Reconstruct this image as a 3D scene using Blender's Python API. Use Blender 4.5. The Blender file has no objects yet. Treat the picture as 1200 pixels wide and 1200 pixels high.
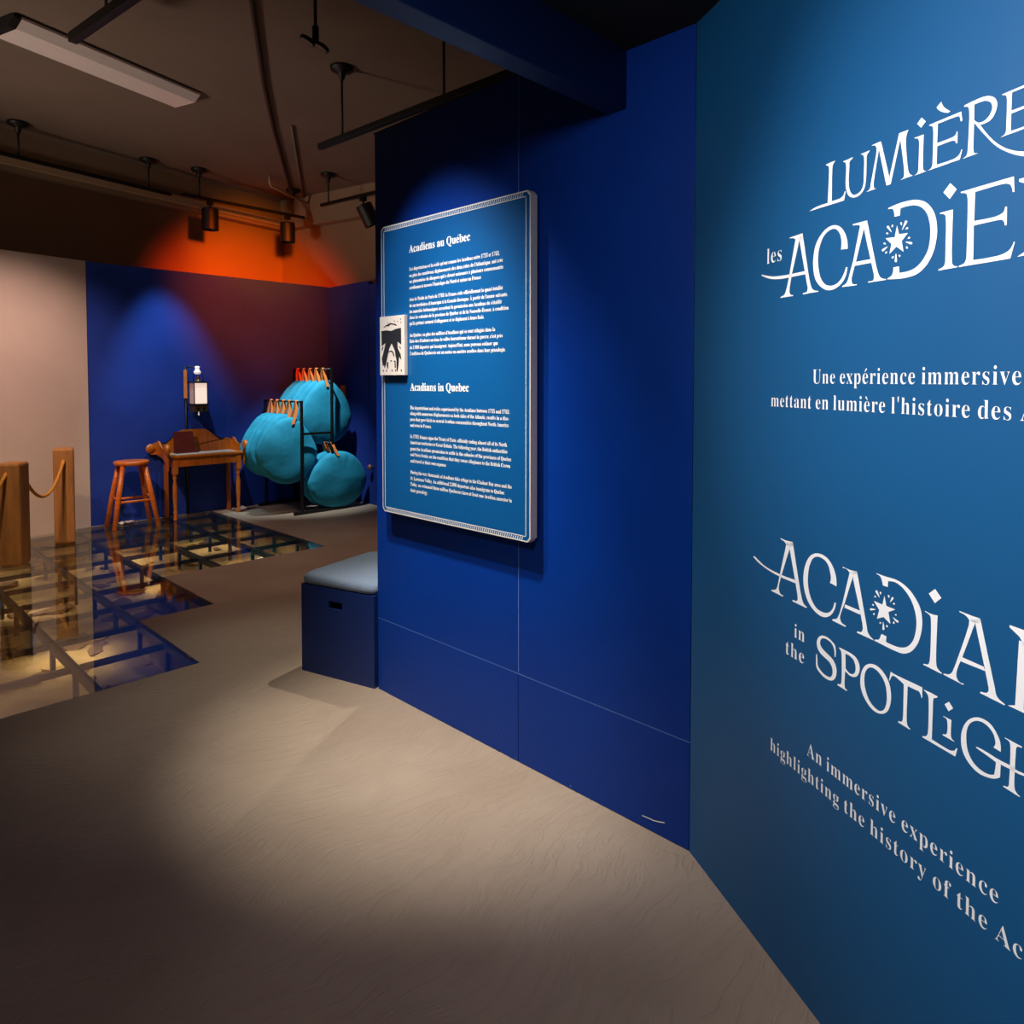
import bpy, bmesh, math, random
from mathutils import Vector, Matrix
random.seed(7)
PI = math.pi
R = math.radians
scn = bpy.context.scene
COL = scn.collection

# ---------------------------------------------------------------- camera
YAW, PITCH, F = 45.65, 2.0, 826.0
cam_data = bpy.data.cameras.new('camera')
cam = bpy.data.objects.new('camera', cam_data)
COL.objects.link(cam)
cam.location = (0, 0, 1.5)
cam.rotation_euler = (R(90 - PITCH), 0, R(-YAW))
cam_data.sensor_width = 36.0
cam_data.lens = F / 1200 * 36.0
cam_data.shift_y = (446 + F * math.tan(R(PITCH)) - 600) / 1200
cam_data.clip_start = 0.02
scn.camera = cam

# ---------------------------------------------------------------- world, view
scn.view_settings.view_transform = 'Standard'
scn.view_settings.look = 'None'
scn.view_settings.gamma = 1.0
scn.view_settings.use_curve_mapping = False
scn.view_settings.exposure = 0.0
world = bpy.data.worlds.new('dim_room')
scn.world = world
world.use_nodes = True
bg = world.node_tree.nodes['Background']
bg.inputs[0].default_value = (1.0, 0.72, 0.5, 1)
bg.inputs[1].default_value = 0.015

def spot(name, loc, target, power, color=(1, 1, 1), angle=40, blend=0.6, size=0.05):
    d = bpy.data.lights.new(name, 'SPOT')
    d.energy = power; d.color = color; d.spot_size = R(angle); d.spot_blend = blend
    d.shadow_soft_size = size
    o = bpy.data.objects.new(name, d); COL.objects.link(o)
    o.location = loc
    o.rotation_euler = (Vector(target) - Vector(loc)).to_track_quat('-Z', 'Y').to_euler()
    return o

def area(name, loc, target, power, color=(1, 1, 1), sx=0.3, sy=0.3):
    d = bpy.data.lights.new(name, 'AREA')
    d.energy = power; d.color = color; d.shape = 'RECTANGLE'; d.size = sx; d.size_y = sy
    o = bpy.data.objects.new(name, d); COL.objects.link(o)
    o.location = loc
    o.rotation_euler = (Vector(target) - Vector(loc)).to_track_quat('-Z', 'Y').to_euler()
    return o

WARM = (1.0, 0.80, 0.60)
# wash on the angled title wall
spot('title_wall_light', (0.08, 1.22, 2.42), (1.32, 0.06, 1.45), 165, (0.97, 0.98, 1.0), 80, 1.0, 0.06)
spot('header_fill_light', (0.08, 1.02, 2.42), (1.70, 0.60, 1.45), 44, (0.97, 0.98, 1.0), 118, 0.9, 0.06)
# panel wash and the bright pool on the floor at the foot of the blue wall
spot('panel_light', (0.95, 2.62, 3.30), (1.95, 2.16, 1.20), 165, (0.95, 0.97, 1.0), 46, 0.7, 0.03)
spot('floor_pool_light', (1.15, 2.10, 3.30), (1.98, 2.28, 0.0), 540, (1.0, 0.91, 0.76), 43, 1.0, 0.05)
spot('entrance_light', (1.05, 0.95, 2.52), (1.35, 0.9, 0.0), 26, (1.0, 0.62, 0.40), 110, 1.0, 0.05)
# from the track behind the blue wall: bench, its shadow and the aisle
spot('aisle_light', (3.08, 3.45, 3.30), (1.90, 3.30, 0.0), 180, (1.0, 0.88, 0.72), 44, 1.0, 0.02)
spot('aisle_light_far', (3.04, 4.9, 3.30), (2.9, 5.6, 0.0), 120, (1.0, 0.64, 0.44), 74, 1.0, 0.04)
# far corner
spot('desk_light', (2.75, 7.45, 3.4), (2.95, 8.13, 0.8), 165, (0.50, 0.88, 1.0), 46, 0.8, 0.05)
spot('cushion_light', (3.55, 6.50, 3.5), (4.15, 7.45, 0.95), 480, (0.90, 1.0, 0.99), 34, 0.8, 0.04)
spot('orange_light', (3.2, 5.6, 3.45), (4.10, 8.5, 2.36), 1150, (1.0, 0.062, 0.004), 50, 1.0, 0.14)
spot('orange_light_amber', (3.2, 5.6, 3.45), (4.30, 9.0, 3.0), 260, (1.0, 0.30, 0.0), 34, 1.0, 0.14)
spot('white_wall_light', (0.9, 6.3, 3.4), (1.8, 8.0, 0.9), 300, (1.0, 0.68, 0.58), 66, 1.0, 0.05)
spot('post_light', (0.3, 5.2, 3.3), (1.4, 7.0, 0.5), 170, (1.0, 0.76, 0.48), 44, 0.9, 0.04)
# added fill from beyond the left edge, brightens tube light, ceiling and walls
spot('side_fill_light', (-2.6, 6.0, 0.9), (1.8, 6.35, 3.65), 440, (1.0, 0.82, 0.70), 56, 1.0, 0.4)
# warm area lights added under the glass floor to brighten the pit
for (x, y) in ((0.3, 4.6), (0.3, 5.9), (1.15, 4.9), (1.15, 6.2), (1.15, 7.3), (2.15, 6.2), (2.15, 7.2), (3.0, 6.3), (3.0, 7.2)):
    area('pit_fill_light', (x, y, -0.05), (x, y, -1), 2.1, (1.0, 0.80, 0.56), 0.42, 0.42)

# ---------------------------------------------------------------- materials
def mat(name, rgb, rough=0.5, metal=0.0, var=0.0, vscale=8.0, bump=0.0, bscale=60.0, emit=0.0, spec=0.5, stretch=(1, 1, 1), coat=0.0):
    m = bpy.data.materials.new(name); m.use_nodes = True
    nt = m.node_tree; b = nt.nodes['Principled BSDF']
    c = tuple(((v / 255) / 12.92) if v / 255 <= 0.04045 else (((v / 255) + 0.055) / 1.055) ** 2.4 for v in rgb)
    b.inputs['Base Color'].default_value = (*c, 1)
    b.inputs['Roughness'].default_value = rough
    b.inputs['Metallic'].default_value = metal
    b.inputs['Specular IOR Level'].default_value = spec
    b.inputs['Coat Weight'].default_value = coat
    tc = nt.nodes.new('ShaderNodeTexCoord'); mp = nt.nodes.new('ShaderNodeMapping')
    mp.inputs['Scale'].default_value = stretch
    nt.links.new(tc.outputs['Object'], mp.inputs[0])
    if var:
        n = nt.nodes.new('ShaderNodeTexNoise'); n.inputs['Scale'].default_value = vscale; n.inputs['Detail'].default_value = 5
        nt.links.new(mp.outputs[0], n.inputs['Vector'])
        r = nt.nodes.new('ShaderNodeValToRGB')
        r.color_ramp.elements[0].position = 0.3; r.color_ramp.elements[1].position = 0.7
        r.color_ramp.elements[0].color = (*[v * (1 - var) for v in c], 1)
        r.color_ramp.elements[1].color = (*[min(1, v * (1 + var)) for v in c], 1)
        nt.links.new(n.outputs['Fac'], r.inputs[0]); nt.links.new(r.outputs[0], b.inputs['Base Color'])
    if bump:
        n = nt.nodes.new('ShaderNodeTexNoise'); n.inputs['Scale'].default_value = bscale; n.inputs['Detail'].default_value = 4
        nt.links.new(mp.outputs[0], n.inputs['Vector'])
        bp = nt.nodes.new('ShaderNodeBump'); bp.inputs['Strength'].default_value = bump; bp.inputs['Distance'].default_value = 0.01
        nt.links.new(n.outputs['Fac'], bp.inputs['Height']); nt.links.new(bp.outputs[0], b.inputs['Normal'])
    if emit:
        b.inputs['Emission Color'].default_value = (*c, 1); b.inputs['Emission Strength'].default_value = emit
    return m

M = {}
M['blue_wall'] = mat('royal_blue_paint', (1, 53, 145), 0.42, var=0.06, vscale=3, bump=0.12, bscale=220, spec=0.2)
M['title_wall'] = mat('teal_blue_vinyl', (17, 84, 134), 0.5, var=0.03, vscale=2, bump=0.04, bscale=320, spec=0.32)
M['far_blue'] = mat('far_blue_paint', (38, 64, 158), 0.6, var=0.08, vscale=3, bump=0.1, bscale=120, spec=0.15)
M['beam_blue'] = mat('dark_blue_beam_paint', (5, 28, 74), 0.5, var=0.05, vscale=3)
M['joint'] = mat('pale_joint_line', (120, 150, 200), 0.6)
M['white_wall'] = mat('off_white_plaster', (206, 186, 172), 0.8, var=0.05, vscale=2, bump=0.1, bscale=60)
M['beige_wall'] = mat('beige_upper_wall', (158, 132, 106), 0.8, var=0.06, vscale=2, bump=0.1, bscale=60)
M['ceiling'] = mat('brown_grey_ceiling', (124, 106, 92), 0.85, var=0.06, vscale=1.5, bump=0.1, bscale=40)
M['black_ceiling'] = mat('black_ceiling_cloth', (9, 9, 12), 0.9)
M['black'] = mat('black_metal', (7, 7, 8), 0.5, metal=0.0)
M['lens'] = mat('fixture_white_diffuser', (246, 232, 226), 0.35, var=0.05, vscale=4, stretch=(1, 30, 1))
M['trim'] = mat('pale_brown_trim', (190, 162, 130), 0.7, var=0.06, vscale=6)
M['panel_blue'] = mat('panel_print_blue', (3, 84, 146), 0.40, var=0.03, vscale=3, bump=0.03, bscale=100)
M['white'] = mat('white_vinyl', (248, 246, 242), 0.55)
M['pale_letter'] = mat('white_vinyl_lettering', (250, 250, 250), 0.55)
M['board_edge'] = mat('white_board_edge', (226, 214, 206), 0.6)
M['ink'] = mat('black_ink', (28, 30, 38), 0.6)
M['teal'] = mat('teal_cushion_cloth', (22, 146, 184), 0.8, var=0.10, vscale=6, bump=0.35, bscale=14)
M['leather'] = mat('tan_leather_strap', (236, 138, 66), 0.6, var=0.1, vscale=20)
M['wood_orange'] = mat('orange_stained_wood', (206, 104, 28), 0.36, var=0.22, vscale=7, stretch=(1, 1, 6), coat=0.25)
M['wood_desk'] = mat('honey_brown_wood', (190, 104, 28), 0.38, var=0.25, vscale=6, stretch=(6, 1, 1), coat=0.25)
M['wood_dark'] = mat('dark_red_wood', (92, 26, 16), 0.45, var=0.3, vscale=14)
M['wood_post'] = mat('weathered_post_wood', (166, 112, 58), 0.7, var=0.22, vscale=9, stretch=(2, 2, 0.3), bump=0.3, bscale=40)
M['rope'] = mat('golden_rope', (206, 140, 52), 0.8, var=0.1, vscale=80, bump=0.8, bscale=160)
M['mat_grey'] = mat('pale_grey_desk_mat', (176, 160, 152), 0.6)
M['steel_blue'] = mat('blue_grey_painted_steel', (34, 62, 92), 0.45, metal=0.2, var=0.1, vscale=5)
M['sand'] = mat('sandy_excavated_earth', (176, 146, 100), 0.95, var=0.35, vscale=3.5, bump=0.8, bscale=14)
M['stone'] = mat('pale_sandstone', (196, 160, 100), 0.9, var=0.2, vscale=6, bump=0.6, bscale=30)
M['stone_dark'] = mat('brown_fieldstone', (112, 84, 60), 0.9, var=0.25, vscale=6, bump=0.6, bscale=30)
M['pebble'] = mat('white_quartz', (226, 224, 222), 0.7)
M['bench_blue'] = mat('navy_bench_paint', (4, 36, 98), 0.5, var=0.05, vscale=4)
M['cushion_grey'] = mat('grey_blue_felt', (112, 128, 152), 0.95, var=0.08, vscale=60, bump=0.5, bscale=300)
M['brass'] = mat('dark_brass', (130, 100, 62), 0.4, metal=0.7)
M['glow'] = mat('lit_frosted_pane', (240, 214, 198), 0.5, emit=0.85)
M['glow_white'] = mat('white_hook_highlight', (250, 246, 238), 0.3, emit=0.5)  # slight emission stands in for the bright highlight on the white hook
M['sign_orange'] = mat('orange_sign_face', (240, 140, 50), 0.5)
M['conduit'] = mat('dark_brown_conduit', (62, 44, 34), 0.7)
M['glow_side'] = mat('dim_frosted_pane', (214, 176, 166), 0.5, emit=0.12)  # same panes; dimness of the side faces put into colour and glow
M['knob'] = mat('rosy_metal_knob', (190, 130, 120), 0.3, metal=0.5)

# resin floor with fine embossed fibres
def floor_mat():
    m = mat('taupe_textured_floor', (158, 140, 122), 0.62, spec=0.4)
    nt = m.node_tree; b = nt.nodes['Principled BSDF']
    tc = nt.nodes.new('ShaderNodeTexCoord')
    w = nt.nodes.new('ShaderNodeTexNoise'); w.inputs['Scale'].default_value = 1.6; w.inputs['Detail'].default_value = 3
    nt.links.new(tc.outputs['Object'], w.inputs['Vector'])
    sub = nt.nodes.new('ShaderNodeVectorMath'); sub.operation = 'SCALE'; sub.inputs['Scale'].default_value = 0.38
    nt.links.new(w.outputs['Color'], sub.inputs[0])
    add = nt.nodes.new('ShaderNodeVectorMath'); nt.links.new(tc.outputs['Object'], add.inputs[0]); nt.links.new(sub.outputs[0], add.inputs[1])
    mp = nt.nodes.new('ShaderNodeMapping'); mp.inputs['Rotation'].default_value = (0, 0, R(50)); mp.inputs['Scale'].default_value = (3, 17, 1)
    nt.links.new(add.outputs[0], mp.inputs[0])
    n = nt.nodes.new('ShaderNodeTexNoise'); n.inputs['Scale'].default_value = 1.0; n.inputs['Detail'].default_value = 4; n.inputs['Roughness'].default_value = 0.6
    nt.links.new(mp.outputs[0], n.inputs['Vector'])
    r = nt.nodes.new('ShaderNodeValToRGB')
    e = r.color_ramp.elements; e[0].position = 0.44; e[0].color = (0, 0, 0, 1); e[1].position = 0.56; e[1].color = (0, 0, 0, 1)
    k = r.color_ramp.elements.new(0.5); k.color = (1, 1, 1, 1)
    nt.links.new(n.outputs['Fac'], r.inputs[0])
    g = nt.nodes.new('ShaderNodeTexNoise'); g.inputs['Scale'].default_value = 420
    nt.links.new(tc.outputs['Object'], g.inputs['Vector'])
    ma = nt.nodes.new('ShaderNodeMath'); ma.operation = 'MULTIPLY_ADD'; ma.inputs[1].default_value = 0.12
    nt.links.new(g.outputs['Fac'], ma.inputs[0]); nt.links.new(r.outputs[0], ma.inputs[2])
    bp = nt.nodes.new('ShaderNodeBump'); bp.inputs['Strength'].default_value = 0.40; bp.inputs['Distance'].default_value = 0.006
    nt.links.new(ma.outputs[0], bp.inputs['Height']); nt.links.new(bp.outputs[0], b.inputs['Normal'])
    c = nt.nodes.new('ShaderNodeTexNoise'); c.inputs['Scale'].default_value = 1.3; c.inputs['Detail'].default_value = 5
    nt.links.new(tc.outputs['Object'], c.inputs['Vector'])
    cr = nt.nodes.new('ShaderNodeValToRGB'); cr.color_ramp.elements[0].position = 0.35; cr.color_ramp.elements[1].position = 0.65
    cr.color_ramp.elements[0].color = (0.27, 0.205, 0.155, 1); cr.color_ramp.elements[1].color = (0.34, 0.268, 0.208, 1)
    nt.links.new(c.outputs['Fac'], cr.inputs[0]); nt.links.new(cr.outputs[0], b.inputs['Base Color'])
    return m
M['floor'] = floor_mat()

def glass_mat(name, tint, f_scale=1.0):
    m = bpy.data.materials.new(name); m.use_nodes = True
    nt = m.node_tree; nt.nodes.clear()
    out = nt.nodes.new('ShaderNodeOutputMaterial'); mx = nt.nodes.new('ShaderNodeMixShader')
    t = nt.nodes.new('ShaderNodeBsdfTransparent'); t.inputs[0].default_value = (*tint, 1)
    g = nt.nodes.new('ShaderNodeBsdfGlossy'); g.inputs['Roughness'].default_value = 0.015
    fr = nt.nodes.new('ShaderNodeFresnel')
    ge = nt.nodes.new('ShaderNodeNewGeometry'); mr = nt.nodes.new('ShaderNodeMapRange')
    mr.inputs['To Min'].default_value = 1.5; mr.inputs['To Max'].default_value = 1 / 1.5
    nt.links.new(ge.outputs['Backfacing'], mr.inputs['Value']); nt.links.new(mr.outputs[0], fr.inputs[0])
    nt.links.new(fr.outputs[0], mx.inputs[0]); nt.links.new(t.outputs[0], mx.inputs[1]); nt.links.new(g.outputs[0], mx.inputs[2])
    nt.links.new(mx.outputs[0], out.inputs[0])
    return m
M['glass'] = glass_mat('walk_on_glass', (0.90, 0.93, 0.90))
M['acrylic'] = glass_mat('clear_acrylic', (0.93, 0.92, 0.88))

# ---------------------------------------------------------------- helpers
def bm_new(): return bmesh.new()

def add_box(bm, x0, x1, y0, y1, z0, z1, mtx=None):
    vs = [bm.verts.new((x, y, z)) for x in (x0, x1) for y in (y0, y1) for z in (z0, z1)]
    if mtx:
        for v in vs: v.co = mtx @ v.co
    for f in ((0, 1, 3, 2), (4, 6, 7, 5), (0, 4, 5, 1), (2, 3, 7, 6), (0, 2, 6, 4), (1, 5, 7, 3)):
        bm.faces.new([vs[i] for i in f])
    return vs

def add_prism(bm, pts, z0, z1, mtx=None):
    """closed outline (x,y) extruded from z0 to z1"""
    a = [bm.verts.new((x, y, z0)) for x, y in pts]; b = [bm.verts.new((x, y, z1)) for x, y in pts]
    if mtx:
        for v in a + b: v.co = mtx @ v.co
    bm.faces.new(a[::-1]); bm.faces.new(b)
    n = len(pts)
    for i in range(n): bm.faces.new((a[i], a[(i + 1) % n], b[(i + 1) % n], b[i]))

def add_tube(bm, pts, rad, seg=10, cap=True):
    pts = [Vector(p) for p in pts]; n = len(pts)
    rr = rad if isinstance(rad, (list, tuple)) else [rad] * n
    rings = []; up = None
    for i, p in enumerate(pts):
        d = (pts[min(i + 1, n - 1)] - pts[max(i - 1, 0)]).normalized()
        if up is None: up = d.orthogonal().normalized()
        up = (up - d * up.dot(d)).normalized(); s = d.cross(up)
        rings.append([bm.verts.new(p + (up * math.cos(2 * PI * k / seg) + s * math.sin(2 * PI * k / seg)) * rr[i]) for k in range(seg)])
    for a, b in zip(rings, rings[1:]):
        for k in range(seg): bm.faces.new((a[k], a[(k + 1) % seg], b[(k + 1) % seg], b[k]))
    if cap:
        bm.faces.new(rings[0][::-1]); bm.faces.new(rings[-1])

def add_lathe(bm, prof, seg=24, mtx=None):
    """profile of (radius, z) about the z axis"""
    rings = []
    for r, z in prof:
        ring = [bm.verts.new((max(r, 1e-4) * math.cos(2 * PI * k / seg), max(r, 1e-4) * math.sin(2 * PI * k / seg), z)) for k in range(seg)]
        if mtx:
            for v in ring: v.co = mtx @ v.co
        rings.append(ring)
    for a, b in zip(rings, rings[1:]):
        for k in range(seg): bm.faces.new((a[k], a[(k + 1) % seg], b[(k + 1) % seg], b[k]))
    bm.faces.new(rings[0][::-1]); bm.faces.new(rings[-1])

def obj(name, bm, m, parent=None, smooth=False, bevel=0.0):
    me = bpy.data.meshes.new(name)
    bmesh.ops.recalc_face_normals(bm, faces=bm.faces[:])
    bm.to_mesh(me); bm.free()
    o = bpy.data.objects.new(name, me); COL.objects.link(o)
    if m: me.materials.append(m)
    if smooth:
        for p in me.polygons: p.use_smooth = True
    if bevel:
        md = o.modifiers.new('bevel', 'BEVEL'); md.width = bevel; md.segments = 2; md.limit_method = 'ANGLE'
    if parent: o.parent = parent
    return o

def box(name, x0, x1, y0, y1, z0, z1, m, parent=None, bevel=0.0):
    bm = bm_new(); add_box(bm, x0, x1, y0, y1, z0, z1); return obj(name, bm, m, parent, bevel=bevel)

def thing(name, label, cat, loc=(0, 0, 0), rz=0, group=None):
    o = bpy.data.objects.new(name, None); COL.objects.link(o); o.empty_display_size = 0.1
    o.location = loc; o.rotation_euler = (0, 0, rz); o['label'] = label; o['category'] = cat
    if group: o['group'] = group
    return o

def tag(o, label, cat, group=None, kind=None):
    o['label'] = label; o['category'] = cat
    if group: o['group'] = group
    if kind: o['kind'] = kind
    return o

def struct(o):
    o['kind'] = 'structure'; return o

def dup(root, loc, rz=None, label=None):
    r = root.copy(); COL.objects.link(r); r.location = loc
    if rz is not None: r.rotation_euler = (0, 0, rz)
    if label: r['label'] = label
    for ch in list(root.children):
        c = ch.copy(); COL.objects.link(c); c.parent = r
        for g in list(ch.children):
            d = g.copy(); COL.objects.link(d); d.parent = c
    return r

# ---------------------------------------------------------------- room shell
# outline of the glazed part of the floor: grid lines across (x) and along (y)
GP = 0.467
GX = [1.486 + GP * k for k in range(-6, 5)]           # ... 1.019, 1.486, 1.953, 2.420, 2.887, 3.354
GY = [3.775 + GP * k for k in range(0, 10)]           # 3.775 ... 7.978
YBACK = 8.10
def col_start(x):                                      # first glass row of the column right of x
    if x < 1.45: return GY[0]
    if x < 1.90: return GY[2]
    return GY[4]
XG0, XG1 = GX[0], GX[-1]
bm = bm_new()
rects = [(-3.0, 7.0, -4.5, GY[0]), (-3.0, XG0, GY[0], 9.9), (GX[6], 7.0, GY[0], GY[2]), (GX[7], 7.0, GY[2], GY[4]), (XG1, 7.0, GY[4], 9.9), (XG0, XG1, YBACK, 9.9)]
for x0, x1, y0, y1 in rects:
    add_box(bm, x0, x1, y0, y1, -0.06, 0.0)
floor = struct(obj('floor', bm, M['floor']))
bm = bm_new()
add_box(bm, XG0 - 0.05, XG0 - 0.01, GY[0], YBACK, -0.5, -0.061)
add_box(bm, XG1 + 0.01, XG1 + 0.05, GY[4], YBACK, -0.5, -0.061)
add_box(bm, GX[6] + 0.01, GX[6] + 0.05, GY[0], GY[2], -0.5, -0.061)
add_box(bm, GX[7] + 0.01, GX[7] + 0.05, GY[2], GY[4], -0.5, -0.061)
add_box(bm, XG0, GX[6], GY[0] - 0.05, GY[0] - 0.01, -0.5, -0.061)
add_box(bm, GX[6] + 0.05, GX[7], GY[2] - 0.05, GY[2] - 0.01, -0.5, -0.061)
add_box(bm, GX[7] + 0.05, XG1, GY[4] - 0.05, GY[4] - 0.01, -0.5, -0.061)
add_box(bm, XG0, XG1, YBACK + 0.01, YBACK + 0.05, -0.5, -0.061)
obj('pit_side', bm, M['sand'], floor)

T12 = R(12)
def rot12(px, py):                                    # local frame of the old building walls
    return Matrix.Translation((px, py, 0)) @ Matrix.Rotation(T12, 4, 'Z')
# old building back wall and side wall, above and behind the blue partitions
m_ = rot12(2.125 - math.sin(T12) * .5, 8.129 + math.cos(T12) * .5)
XC = 2.89                                              # corner along the back wall
bm = bm_new(); add_box(bm, -7.0, XC + 0.1, 0, 0.12, -0.06, 3.95, m_)
struct(obj('wall_back', bm, M['beige_wall']))
bm = bm_new(); add_box(bm, XC, XC + 0.12, -9.0, 0.0, -0.06, 3.95, m_)
struct(obj('wall_side', bm, M['beige_wall']))
bm = bm_new(); add_box(bm, -7.0, XC, -0.14, 0, 3.56, 3.95, m_); add_box(bm, XC - 0.14, XC, -9.0, -0.14, 3.56, 3.95, m_)
struct(obj('trim_1', bm, M['beige_wall']))
bm = bm_new(); add_box(bm, -7.0, XC - 0.14, -0.19, -0.14, 3.60, 3.68, m_)
struct(obj('trim_2', bm, M['trim']))
# white partition
m_w = rot12(2.125, 8.129)
bm = bm_new(); add_box(bm, -7.0, 0.0, 0.0, 0.12, -0.06, 2.715, m_w)
struct(obj('wall_white', bm, M['white_wall'], bevel=0.004))
# far blue partition (back) and its return
box('wall_far', 2.13, 4.89, 8.129, 8.20, -0.06, 2.71, M['far_blue'], bevel=0.003)['kind'] = 'structure'
box('wall_far_return', 4.89, 4.95, 7.20, 8.20, 0, 2.70, M['far_blue'], bevel=0.003)['kind'] = 'structure'
# ceiling
bm = bm_new(); add_box(bm, -3.0, 7.0, 1.47, 10.2, 3.95, 4.0)
ceiling = struct(obj('ceiling', bm, M['ceiling']))
bm = bm_new(); add_box(bm, -3.0, 2.4, -4.5, 1.389, 2.593, 2.64)
struct(obj('ceiling_entrance', bm, M['black_ceiling']))
# dark blue header beam that meets the blue wall
bm = bm_new(); add_box(bm, -3.0, 1.962, 1.389, 1.468, 2.404, 2.70)
struct(obj('trim_header_beam', bm, M['beam_blue'], bevel=0.003))

# royal blue wall of four painted boards
X1 = 1.965
w1 = struct(obj('wall_blue', (lambda b: (add_box(b, X1 + 0.016, X1 + 0.12, 1.130, 2.832, 0, 2.665), b)[1])(bm_new()), M['joint']))
g = 0.0022
def board(y0, y1, z0, z1):
    bm = bm_new(); add_box(bm, X1, X1 + 0.0155, y0, y1, z0, z1)
    return obj('wall_board', bm, M['blue_wall'], w1, bevel=0.0012)
YS = 1.886
board(1.132, YS - g / 2, 0.002, 0.352 - g / 2); board(YS + g / 2, 2.832, 0.002, 0.352 - g / 2)
board(1.132, YS - g / 2, 0.352 + g / 2, 2.668); board(YS + g / 2, 2.832, 0.352 + g / 2, 2.668)
box('joint_highlight', X1 + 0.0006, X1 + 0.0155, 1.132, 2.832, 0.352 - g * .42, 0.352 + g * .42, M['joint'], w1)  # pale strips paint the lit bright edges of the board joints
box('joint_highlight', X1 + 0.0006, X1 + 0.0155, YS - g * .42, YS + g * .42, 0.36, 2.66, M['joint'], w1)
box('end_board', X1 + 0.0157, X1 + 0.121, 2.8325, 2.842, 0.002, 2.668, M['blue_wall'], w1)
box('top_cap', X1, X1 + 0.121, 1.13, 2.842, 2.668, 2.674, M['black'], w1)
bm = bm_new()
pts = [(1.309, .0375), (1.286, .0395), (1.262, .0405), (1.240, .046), (1.221, .0515), (1.222, .0545), (1.242, .049), (1.264, .0435), (1.288, .0425), (1.309, .0405)]
vs = [bm.verts.new((X1 - 0.0006, y, z)) for y, z in pts]; bm.faces.new(vs)
obj('scuff_mark', bm, M['white'], w1)
bm = bm_new()
for (y, z, s) in ((1.62, .012, .004), (1.90, .012, .003), (1.98, .075, .0025)):
    vs = [bm.verts.new((X1 - 0.0006, y + s * math.cos(a), z + s * .7 * math.sin(a))) for a in (0, 1.2, 2.2, 3.4, 5)]; bm.faces.new(vs)
obj('paint_chips', bm, M['joint'], w1)

# angled title wall: local frame x = s (towards the camera), y = into the wall, z = up
ANG = R(31.3)
D2 = Vector((-math.sin(ANG), -math.cos(ANG), 0)); N2 = Vector((-math.cos(ANG), math.sin(ANG), 0))
C2 = Vector((1.965, 1.130, 0))
MW2 = Matrix((( D2.x, -N2.x, 0, C2.x), (D2.y, -N2.y, 0, C2.y), (0, 0, 1, 0), (0, 0, 0, 1)))
bm = bm_new(); add_box(bm, 0.0, 3.6, 0.0, 0.08, 0.0, 2.60)
w2 = struct(obj('wall_title', bm, M['title_wall'])); w2.matrix_world = MW2

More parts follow.
